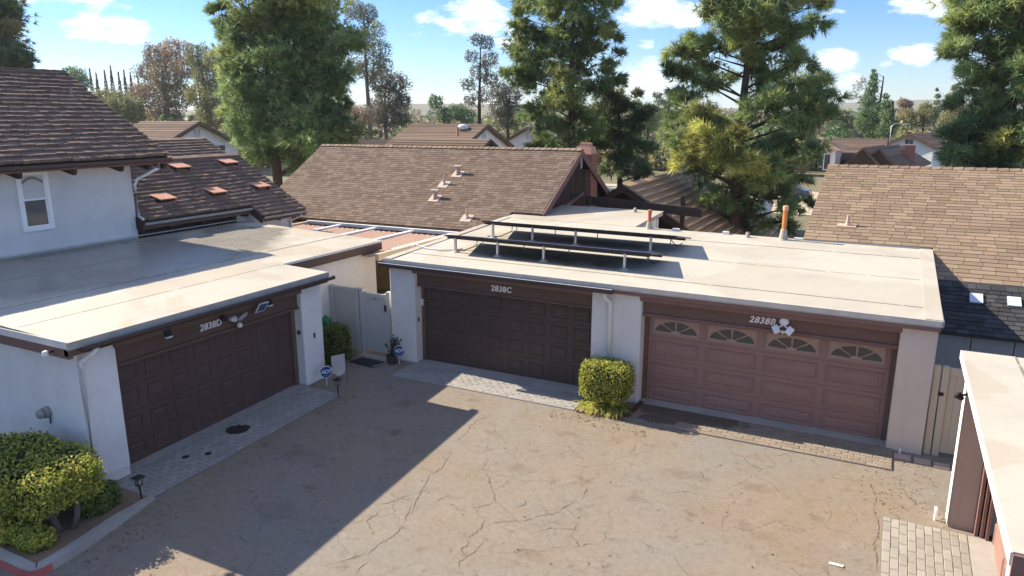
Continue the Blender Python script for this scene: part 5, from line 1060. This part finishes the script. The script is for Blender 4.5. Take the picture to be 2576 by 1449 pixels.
for r in (.15, .10, .055):
    m = MB(TF)
    for k in range(10):
        t0, t1 = R(180+18*k), R(198+18*k); m.hexa([(r*math.cos(t0),.007,.34+r*math.sin(t0)),(r*math.cos(t1),.007,.34+r*math.sin(t1)),((r-.022)*math.cos(t1),.007,.34+(r-.022)*math.sin(t1)),((r-.022)*math.cos(t0),.007,.34+(r-.022)*math.sin(t0)),(r*math.cos(t0),.010,.34+r*math.sin(t0)),(r*math.cos(t1),.010,.34+r*math.sin(t1)),((r-.022)*math.cos(t1),.010,.34+(r-.022)*math.sin(t1)),((r-.022)*math.cos(t0),.010,.34+(r-.022)*math.sin(t0))])
    m.build('arch', m_ivory, fl)
MB(TF).tube([(.20,-.01,-.02),(.20,-.01,.76),(-.19,-.01,.70)], .008, 6).build('stand', m_black, fl)
jug = thing('green_planter', (-2.42, -1.0, .93), 'glossy green plastic jug resting on top of the dark box shrub', 'jug')
MB().lathe((-2.42, -1.05, .90), [(.09, 0), (.13, .05), (.135, .14), (.10, .21), (.04, .25), (.03, .28)], 16).build('body', m_green, jug, smooth=True); MB().lathe((-2.30, -1.1, .90), [(.05, 0), (.055, .05), (.02, .09)], 10).build('cap', m_green, jug, smooth=True)
pt = thing('potted_plant', (-.60, -.58, gz(0, -.6)), 'straggly plant in a dark pot beside the grey gate', 'potted plant')
MB().lathe((-.60, -.58, gz(0, -.6)), [(.10, 0), (.12, .05), (.15, .22), (.16, .24), (.14, .24), (.13, .20)], 16).build('pot', m_pot, pt)
tw = MB(); Cs = []; rs = random.Random(3)
for i in range(16):
    a = rs.uniform(0, 6.28); q = Vector((-.60, -.58, gz(0, -.6)+.2)); d = Vector((math.cos(a)*.5, math.sin(a)*.4, 1)).normalized(); pts = [q]
    for k in range(3): q = q+d*rs.uniform(.1, .2); d = (d+Vector((rs.gauss(0, .3), rs.gauss(0, .3), 0))).normalized(); pts.append(q); Cs += [q+Vector((rs.gauss(0, .03), rs.gauss(0, .03), rs.gauss(0, .03))) for _ in range(7)]
    tw.tube(pts, .006, 4)
tw.build('stems', m_bark, pt); leaf_mesh('foliage', np.array([tuple(c) for c in Cs]), RNG.normal(0, 1, (len(Cs), 3)), np.tile(np.array([(.05, .05, .025)]), (len(Cs), 1)), .035, pt, .5)
dm = thing('door_mat', (-1.15, -.86, 0), 'worn black door mat lying at the grey gate', 'door mat')
zz = gz(-1, -.9); MB().hexa([(-1.75,-1.0,zz+.004),(-.85,-1.1,zz+.004),(-.72,-.62,zz+.004),(-1.62,-.55,zz+.004),(-1.75,-1.0,zz+.022),(-.85,-1.1,zz+.022),(-.72,-.62,zz+.022),(-1.62,-.55,zz+.022)]).build('mat', m_mat_, dm); MB().hexa([(-.90,-1.09,zz+.022),(-.85,-1.1,zz+.022),(-.72,-.62,zz+.022),(-.77,-.61,zz+.022),(-.90,-1.09,zz+.027),(-.85,-1.1,zz+.027),(-.72,-.62,zz+.027),(-.77,-.61,zz+.027)]).build('border', m_gutg, dm)
tag(MB().box(-1.85, -.85, -.52, -.24, gz(0, -.4)-.05, gz(0, -.4)+.035).build('threshold_step', m_conc, None, bevel=.008), 'thin concrete threshold step under the grey gate', 'step')
pp = MB(); q0 = Vector((10.8, -4.72, gz(10.8, -4.7)+.006)); pp.bar(q0-Vector((.10,.05,0)), q0+Vector((.10,-.06,.006)), .06, .004); tag(pp.build('paper_scrap', m_white), 'scrap of white paper lying on the court near the right garage', 'paper')
for (x, y, w) in ((11.68, -.62, .30), (12.02, -.66, .30), (12.34, -.70, .28)): tag(MB().box(x-w/2, x+w/2-.015, y-.11, y+.11, gz(x, y)-.03, gz(x, y)+.03).build('stepping_stone', m_pink if False else plain('pink_paver', (.50, .36, .28), .9, .2), None, bevel=.008), ['pink stepping stone nearest the 2838B apron', 'middle pink stepping stone before the tan gate', 'pink stepping stone farthest from the 2838B apron'][0 if x < 11.8 else (1 if x < 12.2 else 2)], 'paver', 'pink stepping stones')
tag(MB().tube([(12.16, -2.78, gz(12, -2.8)-.03), (12.16, -2.78, gz(12, -2.8)+.20), (12.16, -2.74, gz(12, -2.8)+.22)], .022, 8).build('standpipe', m_white, None), 'short white standpipe in front of the right garage pillar', 'pipe')
tag(MB().tube([(11.62, -.52, gz(12, -.5)-.03), (11.62, -.52, gz(12, -.5)+.14)], .018, 8).build('pipe_stub', m_white, None), 'short white pipe stub by the foot of the 2838B pillar', 'pipe')

# ================================================================== BACKGROUND HOUSES
def gable_house(name, label, apex, ridge_len, axis, half, slope, wall_z0, over=.5, wallm=None, roofm=None, wins=(), gvent=True, rake=.3):
    """gable end at apex; ridge runs from it along -axis; half = half width of the gable"""
    apex = Vector(apex); ax = Vector(axis).normalized(); sd = Vector((-ax.y, ax.x, 0)); wallm = wallm or m_stw; roofm = roofm or m_farroof
    e = thing(name, (apex.x-ax.x*ridge_len/2, apex.y-ax.y*ridge_len/2, wall_z0), label, 'house', 'houses in the background'); far = apex-ax*ridge_len; dn = Vector((0,0,-slope))
    r = MB()
    for s in (-1, 1):
        ed = sd*s*(half+over)+dn*(half+over); r.hexa([apex+ed-Vector((0,0,.18)), apex-Vector((0,0,.18)), far-Vector((0,0,.18)), far+ed-Vector((0,0,.18)), apex+ed, apex, far, far+ed])
    rf_ = r.build('roof', roofm, e)
    rows = MB()
    for s in (-1, 1):
        nrow = int((half+over)*math.hypot(1, slope)/.3)
        for i in range(nrow):
            t0 = (half+over)*i/nrow; t1 = (half+over)*(i+1)/nrow
            rows.hexa([apex+(sd*s+dn)*t0+Vector((0,0,.0)), apex+(sd*s+dn)*t1, far+(sd*s+dn)*t1, far+(sd*s+dn)*t0, apex+(sd*s+dn)*t0+Vector((0,0,.01)), apex+(sd*s+dn)*t1+Vector((0,0,.045)), far+(sd*s+dn)*t1+Vector((0,0,.045)), far+(sd*s+dn)*t0+Vector((0,0,.01))])
    ro = rows.build('shingle_courses', roofm, rf_); ro['kind'] = 'stuff'
    fr_ = apex-ax*over; bk = far+ax*over; ez = dn*half
    w = MB(); lo = lambda q: Vector((q.x, q.y, wall_z0))
    w.prism([lo(fr_-sd*half), lo(fr_+sd*half), fr_+sd*half+ez-Vector((0,0,.2)), fr_-Vector((0,0,.2)), fr_-sd*half+ez-Vector((0,0,.2))], tuple(bk-fr_)); w.build('wall', wallm, e)
    for s in (-1, 1):
        ed = sd*s*(half+over)+dn*(half+over); MB().prism([apex+ed+ax*.01, apex+ax*.01, apex+ax*.01-Vector((0,0,rake)), apex+ed+ax*.01-Vector((0,0,rake))], tuple(ax*.06)).build('rake_board', m_dark if wallm is m_dark else m_trimD, e)
    T_ = lambda a, b, c: tuple(fr_+sd*a+ax*b+Vector((0,0,c)))
    if gvent:
        for a in (-.32, .04):
            v = MB(T_).box(a, a+.28, .0, .03, -1.25, -.62).build('gable_vent', m_white, e)
            for i in range(6): MB(T_).box(a+.03, a+.25, .03, .045, -1.2+i*.095, -1.15+i*.095).build('louvre', m_gutg, v)
    for (a, c, wd, ht) in wins:
        v = MB(T_).box(a-wd/2-.06, a+wd/2+.06, 0, .05, c-ht/2-.06, c+ht/2+.06).build('window', m_white, e); MB(T_).box(a-wd/2, a-.03, .05, .06, c-ht/2, c+ht/2).build('pane', m_glassd, v); MB(T_).box(a+.03, a+wd/2, .05, .06, c-ht/2, c+ht/2).build('pane', m_glassw, v)
    return e
A = at(502, 305, 26); gable_house('house', 'white gable house with tan roof left of the bushy pine', (A.x, A.y, A.z), 7.2, (1,0,0), 4.1, .47, gz(A.x, A.y), .45, wins=[(1.9, -2.2, 1.5, .42)])
A = at(1228, 312, 40); e = gable_house('house', 'white gable house with brown roof and dome skylight, behind the ridge of the centre house', (A.x, A.y, A.z), 8, (1,0,0), 4.4, .42, gz(A.x, A.y), .45)
q = at(1165, 320, 39); MB().lathe(q, [(.45, -.2), (.5, 0), (.4, .16), (.2, .24), (.05, .26)], 14).build('roof_turbine', m_white, e, smooth=True); q = at(1151, 334, 37); MB().lathe((q.x, q.y, q.z-.3), [(.12, 0), (.12, .8), (.09, .8)], 10).build('roof_pipe', m_terra, e)
A = at(1330, 318, 48); gable_house('house', 'small white gable partly behind the slender ragged pine', (A.x, A.y, A.z), 10, (0.25,-.97,0), 2.6, .55, gz(A.x, A.y), .4)
A = at(1234, 350, 24); gable_house('house', 'brown shingle roof with dark gable just above the ridge of the centre house', (A.x, A.y, A.z), 6.8, (1,0,0), 3.4, .50, gz(A.x, A.y), .5, wallm=m_dark, roofm=m_shg, gvent=False)
A = at(985, 352, 38); gable_house('house', 'dark low roof between the bushy pine and the centre ridge', (A.x, A.y, A.z), 9, (.9,-.1,0), 4, .42, gz(A.x, A.y), .4, roofm=m_und, gvent=False)
A = at(1566, 465, 13.2); eH = gable_house('house', 'house with ribbed brown tile roof and dark gable behind the trellis beam', (A.x, A.y, A.z), 11, (0,-1,0), 5.2, .60, gz(A.x, A.y), .5, wallm=m_dark, roofm=m_und, gvent=False)
# ribbed tile courses on its right slope: each course a part
tcm = plain('tile_tan', (.40, .27, .17), .9, .2); tcd = plain('tile_brown', (.22, .13, .09), .9, .2)
for i in range(19):
    t0, t1 = .31*i, .31*(i+1)-.02; zt = A.z-.6*t0
    MB().hexa([(A.x+t0,A.y-.02,zt+.02),(A.x+t1,A.y-.02,A.z-.6*t1+.02),(A.x+t1,A.y+11,A.z-.6*t1+.02),(A.x+t0,A.y+11,zt+.02),(A.x+t0,A.y-.02,zt+.04),(A.x+t1,A.y-.02,zt-.04),(A.x+t1,A.y+11,zt-.04),(A.x+t0,A.y+11,zt+.04)]).build('tile_course', tcm, eH)
tag(MB().box(-4.2, 4.5, 26, 31, -1, 1.95).build('flat_roof_building', m_ivory, None), 'low flat white roofed building behind the ribbed tile roof', 'building')
# right hand group
A = at(2287, 336, 78); gable_house('house', 'two-storey white house with brown roof, largest of the far right houses', (A.x, A.y, A.z), 7, (-.26,-.96,0), 2.5, .50, gz(A.x, A.y)-.5, .45, wins=[(0, -.9, .8, .5)])
A = at(2235, 371, 60); gable_house('house', 'low white gable with brick chimney in front of the two-storey white house', (A.x, A.y, A.z), 6, (-.2,-.98,0), 2.2, .60, gz(A.x, A.y)-.5, .4, gvent=False)
q = at(2287, 385, 58); tag(MB().box(q.x-.45, q.x+.45, q.y-.4, q.y+.4, -1.5, q.z+.7).build('chimney', m_brick, None), 'brick chimney stack among the far right houses', 'chimney')
A = at(2172, 371, 52); gable_house('house', 'left dark board gable of the twin gables beyond the tan roof', (A.x, A.y, A.z), 7, (-.2,-.98,0), 1.35, 1.0, gz(A.x, A.y)-.5, .18, wallm=m_dark, gvent=False, rake=.13)
A = at(2211, 371, 52); gable_house('house', 'right dark board gable of the twin gables beyond the tan roof', (A.x, A.y, A.z), 7, (-.2,-.98,0), 1.45, 1.0, gz(A.x, A.y)-.5, .18, wallm=m_dark, gvent=False, rake=.13)
A = at(2234, 349, 66); gable_house('house', 'long brown shingle roof behind the twin dark gables', (A.x, A.y, A.z), 5.0, (1,0,0), 6.3, .24, gz(A.x, A.y)-.5, .5, wallm=m_dark, gvent=False)
A = at(2080, 345, 56); hp = thing('house', (A.x-4, A.y, gz(A.x, A.y)), 'house with hipped brown roof and white wall right of the spreading pine', 'house', 'houses in the background')
ew = at(2125, 376, 54); lowz = ew.z
MB().hexa([(A.x-.3,A.y-4,lowz),(ew.x,A.y-4,lowz),(ew.x,A.y+5,lowz),(A.x-.3,A.y+5,lowz),(A.x-.2,A.y,A.z),(ew.x-2.6,A.y,A.z),(ew.x-2.6,A.y+.5,A.z),(A.x-.2,A.y+.5,A.z)]).build('roof', m_farroof, hp); MB().box(A.x+.5, ew.x-.6, A.y-3.4, A.y+4.4, -3, lowz).build('wall', m_stw, hp)
wv = MB().box(ew.x-1.5, ew.x-.9, A.y-3.46, A.y-3.4, lowz-1.7, lowz-.3).build('window', m_white, hp); MB().box(ew.x-1.42, ew.x-.98, A.y-3.48, A.y-3.46, lowz-1.62, lowz-.38).build('pane', m_glassd, wv)
# parked car
q = at(2040, 478, 54); cz0 = gz(q.x, q.y); cr = thing('parked_car', (q.x, q.y, cz0), 'dark blue car parked beyond the spreading pine, left of the tan roof', 'car')
TC = lambda a, b, c: (q.x-2.2+a, q.y+b, cz0+c)
prof = [(-2.2,.35),(-2.25,.62),(-2.1,.82),(-1.25,.95),(-.55,1.40),(.75,1.43),(1.55,1.0),(2.15,.92),(2.25,.6),(2.2,.35)]
MB(TC).prism([(a,-.88,c) for a, c in prof], (0, 1.76, 0)).build('body', m_car, cr, bevel=.05); MB(TC).prism([(-1.05,-.90,.98),(-.5,-.90,1.34),(.68,-.90,1.36),(1.3,-.90,1.0)], (0, .03, 0)).build('side_window', m_glassw, cr)
for a in (-1.4, 1.4): w_ = MB(TC).lathe((a, -.80, .33), [(.33, 0), (.33, .2)], 16, ry).build('wheel', m_tyre, cr); MB(TC).lathe((a, -1.0, .33), [(.2, 0), (.2, .02)], 12, ry).build('rim', m_metal, w_)
sand = at(2020, 450, 70); sheet('sandy_lot', lin(sand.x-22, sand.x+16, 4), lin(40, 66, 4), .02, plain('pale_sand', (.48, .40, .30), .95, .15, .5))
# street lamp with curved arm
q = at(2243, 315, 95); b = at(2243, 345, 95); sl_ = thing('street_lamp', (q.x, q.y, gz(q.x, q.y)), 'grey street lamp with curved arm in front of the conifers', 'street lamp'); t_ = at(2275, 312, 95)
MB().tube([(q.x, q.y, gz(q.x, q.y)), (q.x, q.y, q.z-.2), (q.x+.3, q.y, q.z+.2), (t_.x, t_.y, t_.z)], [.07, .06, .05, .045], 8).build('pole', m_metal, sl_, smooth=True); MB().box(t_.x-.1, t_.x+.6, t_.y-.15, t_.y+.15, t_.z-.08, t_.z+.08).build('lamp_head', m_metal, sl_)

LV = []; LN = []; rs = random.Random(11)
def litter(n, x0, x1, y0, y1, zf):
    for _ in range(n): x, y = rs.uniform(x0, x1), rs.uniform(y0, y1); LV.append((x, y, zf(x, y)+.008)); LN.append((rs.gauss(0, .25), rs.gauss(0, .25), 1))
litter(260, -1.0, 12.2, -12, -1.4, gz); litter(160, 4.6, 6.9, -1.9, -1.3, gz); litter(120, -.4, .6, -10, -8.2, gz); litter(120, 11.0, 12.3, -3.0, -.8, gz); litter(200, -8, 0, -10.3, -8.5, lambda x, y: gz(x, y)+.05)
o = leaf_mesh('leaf_litter', np.array(LV), np.array(LN), np.array([[(.16,.10,.05),(.22,.16,.08),(.10,.075,.045),(.35,.30,.2)][rs.randrange(4)] for _ in LV]), .022, None, .6, .3); struct(o, 'stuff')

# ================================================================== HAZE (the air that fades the far trees and hills)
hz = MB().box(-4600, 4600, -4600, 4600, -8, 66).build('haze', m_white); struct(hz, 'stuff'); hz.data.materials.clear()
hm = bpy.data.materials.new('haze_air'); hm.use_nodes = True; hm.node_tree.nodes.clear()
ho = hm.node_tree.nodes.new('ShaderNodeOutputMaterial'); hv = hm.node_tree.nodes.new('ShaderNodeVolumePrincipled')
hv.inputs['Color'].default_value = (.80, .90, 1.0, 1); hv.inputs['Density'].default_value = .00022; hv.inputs['Anisotropy'].default_value = .2
hm.node_tree.links.new(hv.outputs[0], ho.inputs['Volume']); hz.data.materials.append(hm)
scene.cycles.volume_bounces = 0
